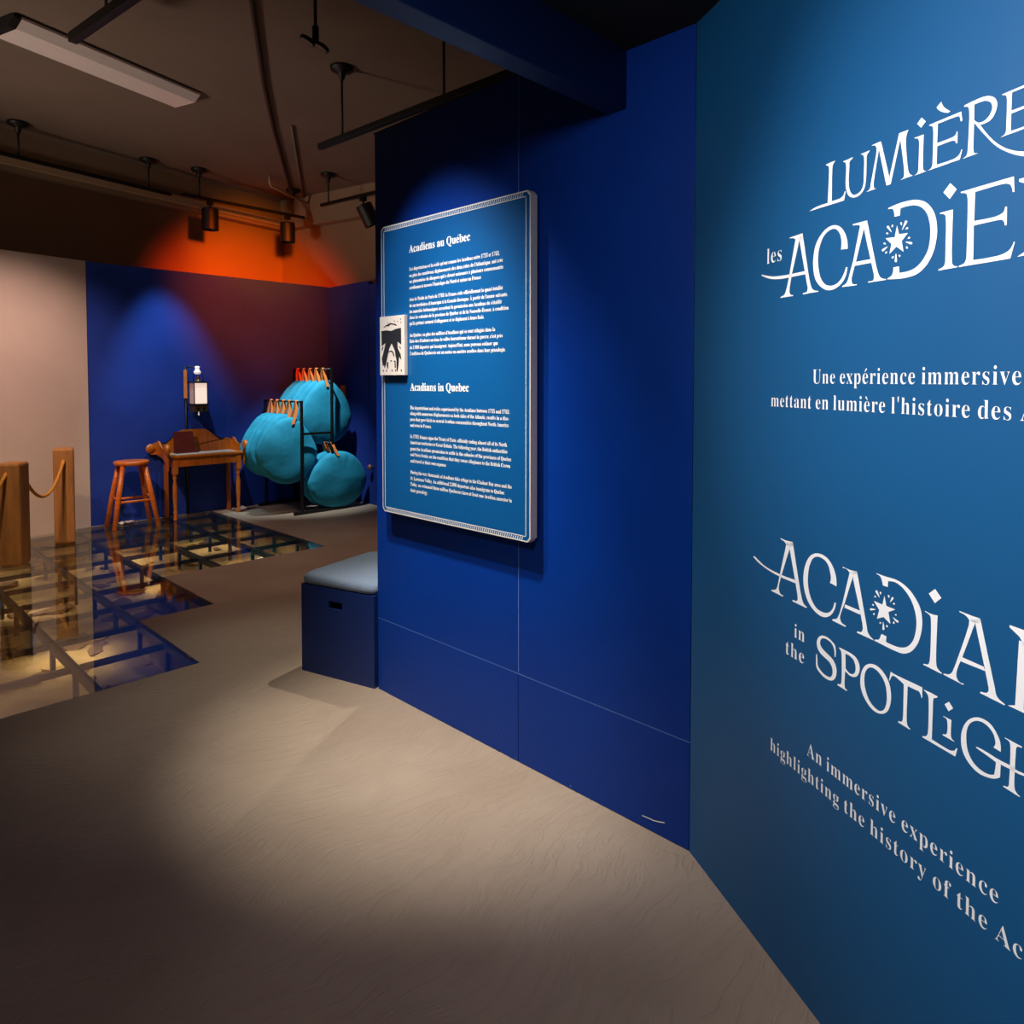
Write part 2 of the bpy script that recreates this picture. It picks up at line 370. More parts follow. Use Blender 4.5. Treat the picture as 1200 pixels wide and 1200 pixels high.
# ---------------------------------------------------------------- lettering
G = {
 'L1': ['5951,19880 15,-4 14,-5 15,-5 13,-7 13,-8 11,-9 11,-11 11,-10 10,-79 -3,-184 -12,-252 -16,-287 -125,4 -119,1 -108,-2 -90,-8 -49,-8 -49,-9 -49,-11 -48,-11 732,-20 436,-9 43,186 -29,7 -6,-19 -8,-19 -9,-17 -12,-15 -15,-13 -17,-10 -19,-8 -18,-8 -45,-9 -72,-2 -90,2 -99,4 -2,282 -1,248 4,181 9,78 7,9 8,10 8,10 9,8 14,13 16,11 16,10 16,10 -34,2 -35,2 -35,2 -34,1 -44,1 -44,0 -43,-1 -44,-1'],
 'U1': ['6517,19807 30,-1 30,0 30,-1 29,0 46,-1 45,0 45,0 46,1 -9,-8 -10,-8 -9,-8 -10,-7 -14,-7 -16,-5 -14,-7 -12,-9 -10,-19 -4,-22 0,-23 3,-25 -10,-116 -7,-110 -1,-97 7,-76 6,-41 8,-41 11,-39 17,-37 21,-33 24,-31 28,-26 33,-19 27,-8 29,-2 30,1 28,4 27,6 26,8 24,12 23,15 21,20 18,24 15,27 13,27 10,38 5,39 0,40 -2,40 5,147 2,130 -2,99 -8,52 -7,15 -7,14 -9,14 -10,12 -16,12 -19,10 -20,7 -20,6 31,0 31,-1 31,-1 30,0 39,0 38,0 38,1 38,1 -7,-8 -8,-7 -7,-7 -8,-7 -12,-9 -13,-8 -13,-8 -10,-10 -9,-19 -5,-20 -1,-22 0,-23 2,-120 0,-113 -1,-98 -6,-75 -4,-39 -3,-39 -7,-38 -11,-37 -13,-27 -16,-26 -18,-24 -20,-21 -26,-21 -28,-16 -30,-14 -32,-10 -41,-7 -41,-1 -42,4 -41,9 -35,12 -35,15 -32,19 -29,24 -25,30 -20,34 -17,37 -14,38 -13,42 -8,43 -5,44 -5,45 7,122 4,110 1,85 -4,49 -4,17 -4,18 -6,16 -9,15 -14,12 -16,9 -18,7 -19,6'],
 'M1': ['7360,19884 247,4 37,-107 210,-695 233,801 234,-10 -8,-12 -8,-11 -7,-12 -7,-12 -9,-22 -8,-25 -6,-25 -6,-25 2,-114 19,-202 26,-201 21,-113 9,-25 9,-25 11,-24 15,-21 16,-14 19,-12 19,-11 20,-10 -321,-4 28,4 26,5 22,9 18,17 8,16 3,18 2,19 2,19 -6,79 -26,161 -39,215 -45,243 -229,-818 -113,1 -219,794 -50,-234 -44,-208 -29,-156 -9,-77 2,-19 1,-19 3,-19 8,-17 20,-18 25,-10 30,-5 32,-1 -323,2 32,8 30,9 26,14 20,21 9,21 4,23 1,24 3,24 30,121 55,221 51,218 14,113 -8,17 -9,17 -10,16 -12,14 -22,15 -24,9 -27,6 -28,4'],
 'i1': ['8469,19673 220,-13 -4,-225 -2,-198 1,-146 6,-67 5,-13 5,-12 6,-12 8,-10 13,-9 15,-6 17,-4 17,-3 -297,-9 25,7 23,8 20,12 16,17 7,15 5,16 2,17 2,18 5,183 3,162 0,120 -6,58 -6,13 -6,13 -6,13 -9,10 -16,12 -19,7 -20,4 -22,3', '8633,19999 102,-108 -110,-81 -98,110'],
 'E1': ['8809,19798 701,-5 27,-168 -38,-6 -1,15 -2,15 -3,15 -4,15 -4,12 -4,13 -5,11 -8,9 -10,6 -11,2 -12,2 -12,2 -47,5 -96,4 -127,3 -144,4 -7,-353 114,-3 103,-2 79,0 44,4 15,4 15,3 14,5 12,8 9,11 7,13 5,15 4,15 19,-12 0,-199 -29,0 -1,11 -3,11 -3,11 -5,9 -9,10 -12,7 -12,5 -13,6 -42,8 -82,3 -107,0 -121,-2 -1,-338 135,-5 121,-4 95,2 56,8 20,7 20,8 20,9 17,13 14,17 11,20 9,22 8,22 22,-11 -51,-159 -703,-1 26,5 24,7 22,11 17,14 8,12 6,13 5,14 4,14 3,218 3,194 -1,145 -4,72 -3,18 -3,18 -5,18 -8,15 -14,15 -18,11 -20,9 -22,7'],
 'acc': ['9078,20131 8,-26 10,-25 11,-24 13,-24 18,-24 20,-23 22,-21 23,-20 18,-16 19,-15 19,-15 19,-14 -10,-4 -9,-3 -10,-2 -10,-2 -23,4 -34,14 -37,19 -34,19 -26,17 -26,17 -23,20 -21,20 -12,14 -10,14 -10,15 -10,15'],
 'R1': ['9563,19873 21,3 22,2 22,2 21,2 68,3 109,2 115,-4 84,-16 36,-15 35,-17 33,-20 28,-26 21,-26 17,-30 12,-31 7,-32 0,-34 -6,-33 -10,-33 -14,-31 -15,-28 -17,-27 -21,-23 -24,-19 -26,-12 -28,-7 -28,-3 -29,-3 -31,0 -31,3 -31,4 -31,6 -96,70 -3,-166 -3,-147 0,-109 4,-53 3,-11 3,-12 4,-12 6,-10 15,-13 20,-9 24,-5 25,-5 -320,-4 21,4 21,6 18,8 16,11 7,10 6,11 6,11 5,11 10,118 9,239 5,243 -4,127 -4,19 -4,19 -5,19 -10,16 -16,14 -18,9 -21,6 -22,5|9772,19817 69,0 65,-3 57,-7 44,-14 22,-12 23,-13 20,-15 17,-18 13,-21 10,-23 7,-24 2,-25 -2,-27 -8,-27 -12,-25 -15,-24 -18,-21 -22,-19 -24,-15 -25,-12 -30,-8 -32,-3 -31,2 -31,7 -27,14 -25,19 -22,22 -22,25', '9776,19503 117,-73 41,-62 41,-62 43,-60 45,-59 44,-53 44,-52 47,-50 50,-48 46,-41 49,-39 50,-37 52,-34 63,-35 65,-32 67,-27 68,-23 87,-21 89,-14 89,-8 90,0 83,6 83,13 82,17 83,20 -79,-49 -80,-44 -83,-35 -87,-21 -90,-3 -90,12 -88,21 -87,29 -58,24 -57,28 -56,31 -54,32 -68,44 -65,46 -63,49 -60,52 -67,67 -62,72 -60,74 -59,75 -53,66 -51,68 -51,68'],
 'A1': ['4909,18448 148,-62 -271,-777 -38,-145 -32,-130 -20,-99 -1,-53 6,-16 6,-15 8,-15 10,-14 22,-16 28,-10 31,-6 34,-4 1,-22 -501,5 0,5 -1,6 0,6 1,6 21,7 48,6 55,11 42,21 17,18 13,22 12,22 11,23 24,52 29,82 32,101 35,111', '4677,18504 40,1 40,0 40,1 40,0 71,1 80,2 88,1 91,2 27,-163 -87,16 -81,17 -68,16 -48,16 -23,12 -21,12 -22,13 -23,10 -33,8 -33,6 -33,3 -34,2', '5031,18457 143,27 99,-426 90,-379 72,-282 45,-137 17,-32 16,-33 19,-30 23,-27 44,-29 50,-18 54,-10 57,-7 0,-21 -544,5 -2,6 -2,6 -2,6 -1,7 17,4 42,-1 48,3 34,14 13,15 9,18 7,19 3,20 0,20 -4,19 -7,20 -7,19 -314,1123', '3530,17769 28,-9 29,-8 29,-9 28,-8 69,-18 103,-24 116,-26 110,-19 94,-12 95,-8 95,-6 96,-5 176,-8 214,-5 240,-3 254,-2 1,-77 -130,2 -129,2 -130,2 -130,2 -110,2 -110,1 -110,2 -109,7 -117,11 -116,13 -116,19 -114,26 -87,26 -86,31 -85,33 -85,35'],
 'C1': ['6699,17870 -1,39 -2,38 -3,38 -6,38 -13,50 -17,50 -21,48 -25,47 -28,43 -32,42 -35,39 -39,34 -41,29 -44,24 -46,20 -47,15 -60,11 -61,3 -61,-4 -60,-10 -67,-21 -63,-29 -60,-37 -56,-41 -50,-44 -46,-48 -41,-52 -34,-56 -28,-63 -19,-67 -13,-68 -9,-68 -6,-70 -1,-70 4,-70 9,-70 13,-64 16,-64 22,-61 29,-58 38,-52 43,-48 48,-44 51,-39 59,-39 62,-33 64,-27 67,-17 61,-7 61,0 61,6 59,12 54,17 53,21 51,26 46,32 37,33 35,37 30,41 24,43 15,40 11,41 7,42 6,42 -43,7 -18,-42 -19,-41 -21,-39 -25,-37 -33,-41 -37,-39 -42,-33 -45,-28 -49,-20 -52,-15 -53,-7 -54,-2 -56,4 -56,12 -53,18 -51,25 -42,30 -37,35 -35,39 -30,42 -29,52 -22,56 -18,58 -15,58 -14,64 -11,65 -6,65 -1,65 5,68 9,68 15,67 23,64 28,62 34,60 40,55 50,46 41,27 46,22 47,17 49,12 41,6 42,2 42,-2 40,-10 34,-15 32,-20 29,-24 26,-27 24,-30 21,-34 17,-36 14,-37 15,-62 5,-68 -2,-72 -5,-73'],
 'A2': ['6841,18368 423,-10 27,-89 -67,-6 -60,-3 -50,1 -32,8 -14,8 -12,10 -12,10 -13,9 -30,11 -44,9 -53,7 -57,7', '7068,18316 125,-44 -233,-713 -49,-126 -42,-113 -29,-90 -7,-53 4,-20 4,-20 5,-20 10,-17 24,-20 34,-11 40,-4 43,-2 -7,-21 -448,16 2,6 2,6 3,5 3,6 15,7 30,7 34,9 29,13 19,16 16,18 15,20 14,21 146,382', '7156,18280 113,65 105,-388 95,-344 75,-257 45,-126 17,-31 15,-30 18,-29 23,-25 33,-22 37,-15 40,-11 41,-8 0,-17 -493,11 -1,5 0,5 0,6 0,5 20,2 45,-4 48,-1 31,10 9,13 6,15 5,15 3,16 1,22 -3,23 -6,22 -7,23 -302,993', '6935,17545 470,-14 13,-78 -519,10'],
 'D1': ['7835,18478 33,5 33,6 34,4 33,4 66,5 83,4 89,0 86,-3 63,-4 64,-6 62,-8 61,-14 65,-20 63,-25 60,-30 56,-37 47,-41 42,-46 38,-50 34,-52 30,-61 24,-63 19,-66 14,-66 8,-70 3,-71 -3,-72 -9,-70 -13,-70 -18,-68 -24,-67 -30,-64 -32,-54 -35,-52 -40,-49 -45,-43 -45,-36 -48,-32 -51,-26 -54,-22 -55,-15 -57,-9 -57,-5 -58,-4 -105,-3 -127,7 -142,12 -150,15 1,4 1,4 1,4 1,4 14,7 30,9 35,12 28,17 12,14 11,15 8,16 7,18 5,22 1,23 -1,24 -3,24 154,1 3,-131 53,-4 54,-2 53,0 53,4 53,7 53,10 51,14 50,20 43,24 41,29 39,32 35,35 34,40 31,42 27,44 22,47 20,60 13,61 7,63 3,63 1,53 -2,52 -6,53 -8,52 -11,53 -13,52 -17,52 -23,48 -25,41 -29,39 -33,36 -35,33 -43,30 -45,25 -48,20 -49,17 -41,10 -42,6 -42,4 -42,3 -45,2 -45,0 -46,-2 -45,-2 -12,-136 -137,6 -2,22 -3,22 -3,22 -5,21 -5,17 -4,17 -6,16 -9,15 -22,17 -31,11 -37,7 -40,4'],
 'star1': ['8077,18085 55,-188 222,-19 -150,-129 49,-217 -181,133 -181,-117 51,192 -161,146 242,-26', '7811,18110 3,4 4,4 4,3 4,3 7,1 7,0 7,-1 7,-1 14,-14 21,-32 25,-46 27,-51 -9,-3 -47,46 -41,41 -27,30', '8290,18131 7,-1 7,-1 6,-2 6,-3 6,-4 4,-5 5,-5 4,-5 -7,-18 -26,-33 -41,-43 -47,-48 -9,5 26,60 25,53 20,37', '8461,17675 2,-6 2,-5 1,-5 -1,-5 -2,-5 -4,-3 -4,-3 -4,-3 -17,3 -35,15 -46,24 -53,29 2,7 57,-12 50,-12 36,-10', '7719,17631 -7,3 -6,3 -7,4 -5,5 -3,5 -3,5 -1,6 -2,6 12,10 34,11 50,12 58,13 6,-7 -41,-30 -37,-26 -30,-16', '8089,17361 -6,-1 -6,-2 -7,0 -6,0 -7,2 -6,3 -6,3 -6,4 -5,18 4,38 9,50 12,56 11,-2 11,-60 10,-54 3,-38', '7944,18122 6,0 6,0 5,-2 6,-2 5,-3 5,-3 4,-4 3,-5 0,-9 -8,-8 -12,-9 -15,-9 -8,4 -3,17 -1,15 1,12', '8158,18118 4,3 5,1 5,1 4,1 6,-1 6,-2 5,-2 5,-3 5,-9 0,-13 -3,-16 -4,-18 -8,1 -14,19 -11,17 -7,14', '8342,17993 5,-2 5,-4 4,-4 3,-4 1,-5 1,-4 0,-4 0,-5 -7,-4 -16,-1 -22,3 -25,3 -4,7 17,11 15,8 13,6', '8387,17800 6,-1 5,-3 4,-3 4,-4 3,-4 2,-4 2,-5 1,-4 -5,-6 -13,-4 -19,-2 -21,-1 -6,6 10,14 9,12 9,7', '8363,17584 -3,-3 -4,-3 -4,-1 -4,-1 -6,-1 -6,1 -5,1 -5,3 -5,7 -2,11 0,14 2,15 7,0 16,-13 12,-13 8,-10', '8182,17465 -2,-4 -2,-3 -3,-3 -3,-3 -5,-2 -6,0 -5,0 -6,1 -7,5 -5,10 -3,12 -3,14 6,3 18,-8 14,-8 10,-7', '7980,17444 -6,2 -5,2 -6,3 -4,4 -3,4 -3,4 -2,5 -2,4 5,7 14,5 20,4 24,4 6,-6 -10,-16 -9,-13 -10,-10', '7814,17569 -6,0 -6,2 -6,2 -5,4 -5,3 -4,4 -3,4 -2,5 3,8 10,6 16,6 19,4 7,-4 -2,-16 -3,-13 -5,-10', '7733,17781 -1,5 0,4 1,5 2,4 3,3 4,2 5,2 5,1 9,-3 11,-9 12,-13 13,-16 -3,-5 -22,4 -20,5 -14,5', '7807,17963 -4,4 -3,4 -2,5 -1,5 1,4 2,4 3,4 3,3 7,1 13,-5 15,-9 17,-11 0,-6 -16,-4 -15,-3 -12,0'],
 'i2': ['9309,18585 141,-148 -144,-138 -144,154', '9095,18096 284,-2 -3,-298 -3,-265 0,-200 3,-104 2,-29 1,-30 3,-28 7,-23 7,-11 7,-11 9,-10 10,-9 16,-9 18,-6 20,-3 20,-2 6,-19 -414,0 0,5 0,4 0,5 0,5 15,6 35,8 39,12 30,19 12,17 8,19 6,20 5,21 1,263 1,234 -2,176 -4,87 -3,22 -2,23 -4,21 -9,19 -21,22 -28,14 -33,9 -34,5'],
 'E2': ['9530,18367 1019,-6 15,-256 -31,5 -3,18 -3,17 -3,17 -5,17 -7,18 -8,18 -10,16 -12,15 -16,12 -18,8 -20,8 -19,7 -69,9 -134,4 -178,-1 -200,-2 -7,-502 154,-8 139,-6 109,0 64,8 24,7 24,6 23,10 19,14 11,17 8,20 5,21 4,21 33,-7 2,-303 -36,2 -1,16 -3,16 -4,15 -6,14 -7,12 -9,11 -10,10 -11,8 -15,6 -16,3 -17,1 -16,1 -57,3 -110,2 -144,2 -161,1 2,-602 181,-6 164,-2 132,3 81,12 33,11 32,10 31,13 28,19 25,25 19,29 17,32 15,34 18,-7 -76,-261 -987,11 -2,4 -1,5 -1,4 -1,5 14,7 34,7 38,8 26,13 9,11 8,12 6,13 6,12 5,10 3,11 4,10 3,11 3,363 1,320 -1,237 -5,111 -3,21 -3,22 -4,21 -8,19 -23,23 -30,15 -34,9 -37,7'],
 'A3': ['4474,11039 58,-4 58,-4 59,-3 58,-1 63,3 64,4 63,6 63,7 21,-94 -71,-20 -68,-15 -62,-6 -51,8 -26,14 -25,18 -24,18 -26,15 -34,11 -35,8 -36,4 -36,4', '4727,10995 139,-80 -339,-823 -40,-113 -34,-103 -20,-84 0,-56 7,-24 9,-23 11,-23 15,-19 32,-19 36,-9 40,-1 43,3 -28,-33 -483,5 3,8 4,8 4,7 5,8 24,10 45,10 50,13 39,18 17,14 16,15 14,17 14,17 23,45 24,72 24,90 25,100', '4826,10992 134,55 122,-443 109,-393 86,-292 51,-142 17,-32 16,-33 19,-31 25,-25 27,-16 30,-11 32,-7 32,-5 -28,-33 -517,2 2,9 2,9 3,9 3,9 24,7 45,0 49,2 35,13 11,14 9,16 8,17 8,17 -21,120 -79,271 -117,372 -135,422', '3291,10283 17,7 17,7 17,6 17,5 60,-12 105,-39 125,-46 117,-35 157,-27 160,-15 160,-7 161,-4 177,-2 178,3 177,8 178,9 -17,-78 -163,-5 -163,-4 -162,-1 -163,5 -165,9 -169,14 -161,18 -140,23 -79,16 -79,18 -78,21 -77,24 -53,19 -52,20 -51,21'],
 'C2': ['6522,10396 -1,53 -2,53 -7,51 -11,51 -18,53 -23,52 -28,49 -33,45 -36,41 -40,38 -44,33 -47,28 -48,21 -51,16 -52,10 -52,7 -52,1 -52,-3 -52,-8 -50,-12 -57,-20 -54,-26 -51,-31 -48,-37 -48,-50 -42,-56 -36,-61 -31,-63 -30,-73 -23,-77 -16,-79 -8,-79 -2,-77 6,-76 12,-76 20,-74 27,-72 34,-70 41,-65 49,-59 56,-51 61,-43 67,-36 69,-28 76,-22 78,-14 79,-2 77,10 53,17 52,22 48,28 45,33 38,33 33,38 31,40 26,44 21,47 16,49 12,51 11,52 -49,-10 -11,-42 -13,-41 -16,-39 -21,-38 -30,-41 -34,-37 -39,-33 -42,-27 -39,-17 -42,-12 -43,-8 -43,-5 -61,-3 -62,2 -61,10 -57,19 -52,30 -48,37 -42,43 -38,47 -35,53 -29,57 -23,60 -19,61 -14,69 -8,70 -2,71 3,70 8,78 14,78 21,76 30,72 27,53 30,52 36,46 44,37 32,18 35,14 35,11 37,7 42,5 44,0 43,-5 42,-9 41,-12 41,-17 37,-21 34,-26 29,-35 23,-39 19,-43 15,-43 13,-37 10,-38 7,-38 0,-39 -4,-25 -7,-25 -9,-25 -10,-24'],
 'A4': ['6707,10887 57,-5 56,-4 57,-3 56,0 53,3 52,5 53,7 52,8 16,-61 -63,-16 -61,-12 -54,-5 -46,6 -24,11 -23,15 -22,15 -24,11 -32,6 -33,1 -33,-3 -33,-5', '6934,10853 107,-58 -259,-712 -53,-115 -45,-105 -29,-83 -6,-52 6,-21 7,-20 9,-20 12,-17 28,-21 38,-11 44,-6 47,-3 -15,-29 -424,3 2,8 2,8 2,8 4,8 18,11 35,11 41,13 34,19 18,19 16,22 14,24 14,23 25,52 29,78 32,95 33,103', '6798,10076 453,1 17,-81 -484,-1'],
 'A4b': ['7028,10877 119,16 103,-359 91,-321 70,-245 38,-131 9,-40 8,-40 11,-39 19,-35 31,-31 38,-23 43,-19 45,-15 0,-15 -480,-6 2,8 2,8 3,8 4,8 19,7 36,4 39,6 32,16 13,19 9,22 6,23 7,24 -19,107 -69,223 -104,302 -120,340'],
 'D2': ['7702,11008 64,-1 65,-1 64,-1 64,1 66,3 65,5 66,4 65,-2 65,-7 64,-12 64,-17 61,-22 60,-30 58,-35 55,-41 51,-45 38,-39 37,-41 33,-44 27,-47 22,-56 15,-58 10,-60 6,-60 2,-70 -5,-71 -11,-70 -14,-69 -20,-71 -25,-71 -30,-68 -38,-64 -35,-50 -39,-48 -43,-43 -48,-38 -35,-22 -36,-20 -38,-17 -38,-13 -50,-11 -51,-5 -51,-2 -52,-3 -100,-3 -132,2 -153,4 -164,5 3,7 3,6 3,7 4,6 17,8 31,9 34,11 27,17 13,17 10,20 8,20 8,20 7,15 7,15 6,15 6,16 134,-4 -10,-117 67,-2 67,-1 65,1 63,6 38,5 39,6 38,8 37,11 39,16 38,18 36,22 34,25 35,33 32,37 27,40 25,41 24,52 18,55 14,56 11,57 8,58 4,60 -1,59 -5,59 -10,54 -14,55 -19,52 -23,51 -26,48 -30,46 -33,43 -37,40 -40,38 -43,33 -46,30 -48,26 -37,16 -38,13 -39,11 -40,6 -50,2 -51,-6 -51,-10 -50,-12 -8,-124 -133,-2 -4,24 -5,23 -7,22 -8,22 -11,22 -12,21 -15,19 -18,15 -21,10 -22,5 -24,2 -24,0'],
 'star2': ['7929,10607 58,-198 236,3 -180,-108 58,-225 -188,80 -174,-94 55,201 -152,144 238,-3', '7681,10627 3,6 4,5 5,5 5,4 6,4 7,2 7,2 7,1 13,-10 19,-28 21,-42 22,-47 -8,-6 -44,34 -37,31 -25,24', '8133,10635 6,2 6,2 6,1 6,-1 5,-2 4,-3 3,-3 4,-3 -4,-13 -19,-26 -29,-34 -35,-39 -8,1 16,42 15,37 13,27', '7548,10183 -3,4 -3,4 -2,4 -2,4 1,6 3,6 3,5 4,6 16,7 35,8 48,7 53,6 0,-7 -54,-25 -48,-21 -35,-13', '8313,10200 -2,-6 -1,-5 -3,-6 -2,-4 -5,-5 -5,-4 -6,-4 -6,-3 -17,2 -29,14 -37,22 -41,26 7,8 54,-9 48,-9 33,-9', '7946,9909 -5,-4 -6,-5 -6,-4 -6,-3 -6,-1 -6,-1 -7,0 -6,0 -6,15 1,37 5,51 7,60 10,3 15,-50 13,-45 6,-35', '7800,10641 4,4 5,4 5,2 6,2 5,1 5,1 6,-1 4,-1 4,-7 -3,-13 -6,-17 -9,-19 -9,-3 -9,14 -7,13 -3,11', '8018,10634 3,5 4,4 5,3 5,3 5,2 6,1 5,1 5,0 6,-6 1,-12 -2,-17 -3,-19 -8,-3 -13,10 -12,10 -7,10', '7652,10506 2,5 3,5 4,4 4,3 5,4 6,3 5,2 6,1 7,-5 3,-8 2,-10 0,-12 -7,-5 -15,1 -13,1 -9,4', '8208,10529 0,-4 -1,-5 -2,-4 -1,-4 -4,-5 -4,-4 -4,-3 -6,-2 -8,0 -8,5 -9,7 -8,10 5,6 18,4 15,3 12,0', '7597,10311 1,5 3,5 3,4 4,4 4,4 6,4 5,3 6,1 8,-4 5,-7 3,-10 2,-11 -6,-6 -16,-1 -15,0 -10,3', '7664,10123 -5,-3 -5,-2 -6,-1 -6,0 -4,1 -4,2 -4,3 -3,3 0,6 8,9 13,10 15,12 8,-1 1,-12 0,-11 -2,-9', '7833,9989 -5,-1 -5,-1 -5,1 -4,2 -3,2 -2,4 -2,3 -1,4 3,7 11,7 16,9 18,9 5,-3 -6,-15 -6,-14 -7,-10', '8037,10001 -2,-5 -4,-5 -5,-3 -4,-4 -5,-2 -6,-3 -5,-1 -6,0 -6,5 -3,10 0,15 2,17 7,4 15,-6 13,-7 8,-7', '8208,10124 -4,-4 -5,-4 -5,-2 -6,-2 -4,-1 -5,0 -5,0 -5,1 -3,7 3,12 8,15 9,18 8,3 7,-13 6,-11 3,-10', '8242,10328 4,-1 3,-2 4,-2 2,-3 2,-4 0,-4 -1,-4 -1,-4 -5,-5 -9,-4 -13,-2 -14,-1 -3,5 9,12 7,10 8,7'],
 'i3': ['9168,11103 143,-130 -143,-141 -145,140', '8945,10617 36,-6 36,-4 36,-3 37,-1 37,2 36,4 37,6 36,7 -9,-298 -6,-266 -1,-202 4,-104 4,-29 3,-30 6,-28 13,-26 21,-21 26,-16 29,-12 31,-10 -6,-18 -420,8 1,6 2,5 2,6 2,5 15,6 31,4 35,8 27,15 12,17 8,20 6,22 6,20 10,127 5,241 1,244 -5,135 -2,27 -2,29 -5,27 -12,24 -22,19 -29,12 -31,7 -34,4'],
 'A5': ['9696,10859 46,-3 47,-2 47,-1 47,-1 59,0 59,1 60,2 59,2 19,-63 -61,-26 -57,-21 -51,-10 -41,5 -21,13 -19,17 -18,17 -20,14 -34,15 -37,9 -38,5 -39,4', '9906,10773 117,20 1,-47 -241,-700 -41,-101 -36,-92 -26,-75 -11,-50 -2,-22 -2,-22 1,-22 5,-21 8,-18 11,-16 12,-14 15,-11 25,-10 28,-2 29,4 29,6 -17,-27 -418,13 -1,5 0,5 0,5 0,5 16,7 37,8 43,12 36,16 15,14 14,16 13,16 13,16 61,159 107,320 103,324 48,171 3,27 2,27 1,27', '10012,10799 108,58 106,-378 95,-337 72,-254 38,-128 8,-33 7,-34 11,-33 17,-28 30,-26 36,-18 40,-12 42,-10 -9,-22 -459,7 1,7 1,7 2,7 2,6 17,8 33,5 36,7 27,11 11,9 9,10 9,12 6,12 4,14 0,14 -1,15 0,14 -24,104 -65,237 -92,326 -106,370', '9772,10042 438,-1 33,-65 -491,-20'],
 'S3': ['6526,8792 6,47 4,45 1,42 -5,39 -4,22 -6,23 -8,21 -11,20 -22,20 -27,16 -29,11 -28,11 -44,15 -44,11 -45,6 -46,3 -36,-1 -37,-3 -36,-7 -35,-11 -36,-16 -33,-20 -31,-23 -27,-28 -19,-28 -15,-29 -12,-31 -7,-32 -2,-34 3,-33 8,-33 13,-31 18,-26 24,-24 26,-20 26,-20 69,-28 100,-23 98,-23 61,-23 20,-15 19,-17 18,-18 15,-20 13,-25 10,-27 6,-29 2,-29 -2,-25 -5,-25 -8,-24 -11,-22 -14,-18 -17,-17 -18,-14 -21,-11 -25,-8 -27,-4 -27,0 -27,0 -45,2 -47,7 -46,12 -45,17 -31,15 -31,18 -28,21 -22,26 -13,33 -5,36 -1,37 -3,37 -4,30 -3,30 -4,30 -3,30 -7,-3 -6,-4 -7,-3 -6,-5 -6,-20 -3,-39 0,-47 1,-43 1,-43 1,-44 7,-42 18,-38 24,-25 30,-20 33,-17 33,-15 53,-20 54,-15 56,-9 56,-3 46,3 46,5 44,11 41,18 30,18 27,22 25,24 21,28 19,32 14,35 10,37 5,37 1,35 -2,35 -8,35 -11,32 -17,32 -22,28 -24,27 -26,24 -70,35 -103,31 -101,26 -67,24 -26,14 -26,14 -24,16 -17,22 -10,22 -6,24 -1,25 4,24 7,20 10,19 13,17 16,15 20,15 22,10 24,9 24,6 35,7 36,2 36,-2 36,-4 28,-6 28,-6 26,-10 25,-13 22,-17 19,-20 17,-23 14,-23 15,-41 7,-43 1,-45 -2,-46'],
 'P3': ['6633,9055 48,3 48,2 48,1 48,1 46,1 45,1 45,0 45,-4 47,-6 47,-8 45,-13 40,-22 27,-25 23,-28 18,-32 14,-34 8,-41 0,-43 -7,-43 -13,-40 -17,-35 -21,-32 -26,-28 -29,-25 -33,-19 -35,-14 -38,-10 -38,-4 -46,1 -46,10 -45,15 -45,18 -6,-103 -5,-94 -2,-73 4,-44 2,-17 2,-18 5,-16 9,-13 14,-9 16,-5 18,-1 18,1 -15,-31 -297,7 1,7 2,8 3,7 3,6 14,8 23,4 26,6 22,11 10,11 8,12 7,14 8,13 7,102 -1,201 -6,205 -8,113 -5,23 -3,23 -7,21 -11,19 -11,11 -13,9 -13,7 -15,7|6837,8983 35,6 35,3 34,1 34,-4 31,-7 31,-10 28,-14 25,-19 20,-22 16,-27 13,-28 8,-29 6,-33 1,-35 -5,-33 -11,-32 -14,-23 -17,-21 -19,-18 -23,-14 -27,-10 -28,-5 -30,0 -29,4 -27,8 -25,13 -24,16 -24,17'],
 'O3': ['7512,9023 55,29 60,20 62,11 62,1 54,-8 53,-15 51,-22 48,-28 43,-33 40,-38 35,-43 28,-46 18,-42 13,-44 9,-46 7,-46 5,-62 0,-62 -6,-62 -13,-61 -17,-55 -22,-53 -28,-49 -36,-44 -31,-29 -35,-25 -37,-22 -39,-17 -50,-16 -52,-9 -52,-3 -52,4 -59,15 -55,25 -53,31 -48,37 -45,41 -39,46 -34,50 -27,54 -16,53 -9,55 -3,56 1,56 5,52 9,53 15,51 20,48 31,56 38,52 45,47|7559,8967 38,17 41,9 43,4 42,-3 40,-8 38,-14 36,-19 35,-21 35,-27 31,-31 29,-34 23,-37 19,-42 14,-44 8,-46 7,-46 5,-57 1,-57 -4,-56 -11,-55 -11,-41 -14,-41 -19,-38 -24,-33 -22,-22 -24,-19 -26,-16 -28,-12 -37,-6 -37,1 -38,7 -36,9 -42,16 -40,20 -37,25 -34,29 -36,40 -30,44 -25,47 -21,49 -17,52 -12,54 -6,55 -1,54 4,46 8,46 12,44 19,42 20,33 24,32 28,28'],
 'T3': ['8131,9114 19,-3 20,-3 19,-3 20,-2 82,-1 165,4 220,9 247,10 0,-208 -20,-2 -4,15 -5,14 -5,14 -8,14 -9,13 -10,12 -11,11 -14,7 -12,1 -13,-1 -13,-3 -13,-2 -32,-2 -51,-2 -63,-3 -70,-2 -6,-255 -4,-225 -1,-166 5,-77 4,-14 4,-14 5,-14 7,-12 15,-14 18,-11 20,-7 22,-6 -16,-19 -295,4 1,8 1,7 2,8 3,7 14,7 22,4 25,5 20,11 9,12 6,14 6,15 5,14 7,76 3,164 0,222 -1,251 -75,25 -68,21 -55,14 -35,4 -14,-1 -15,-2 -14,-3 -12,-6 -11,-9 -8,-12 -7,-12 -7,-13 -10,-19 -9,-20 -8,-20 -7,-21 -20,-4'],
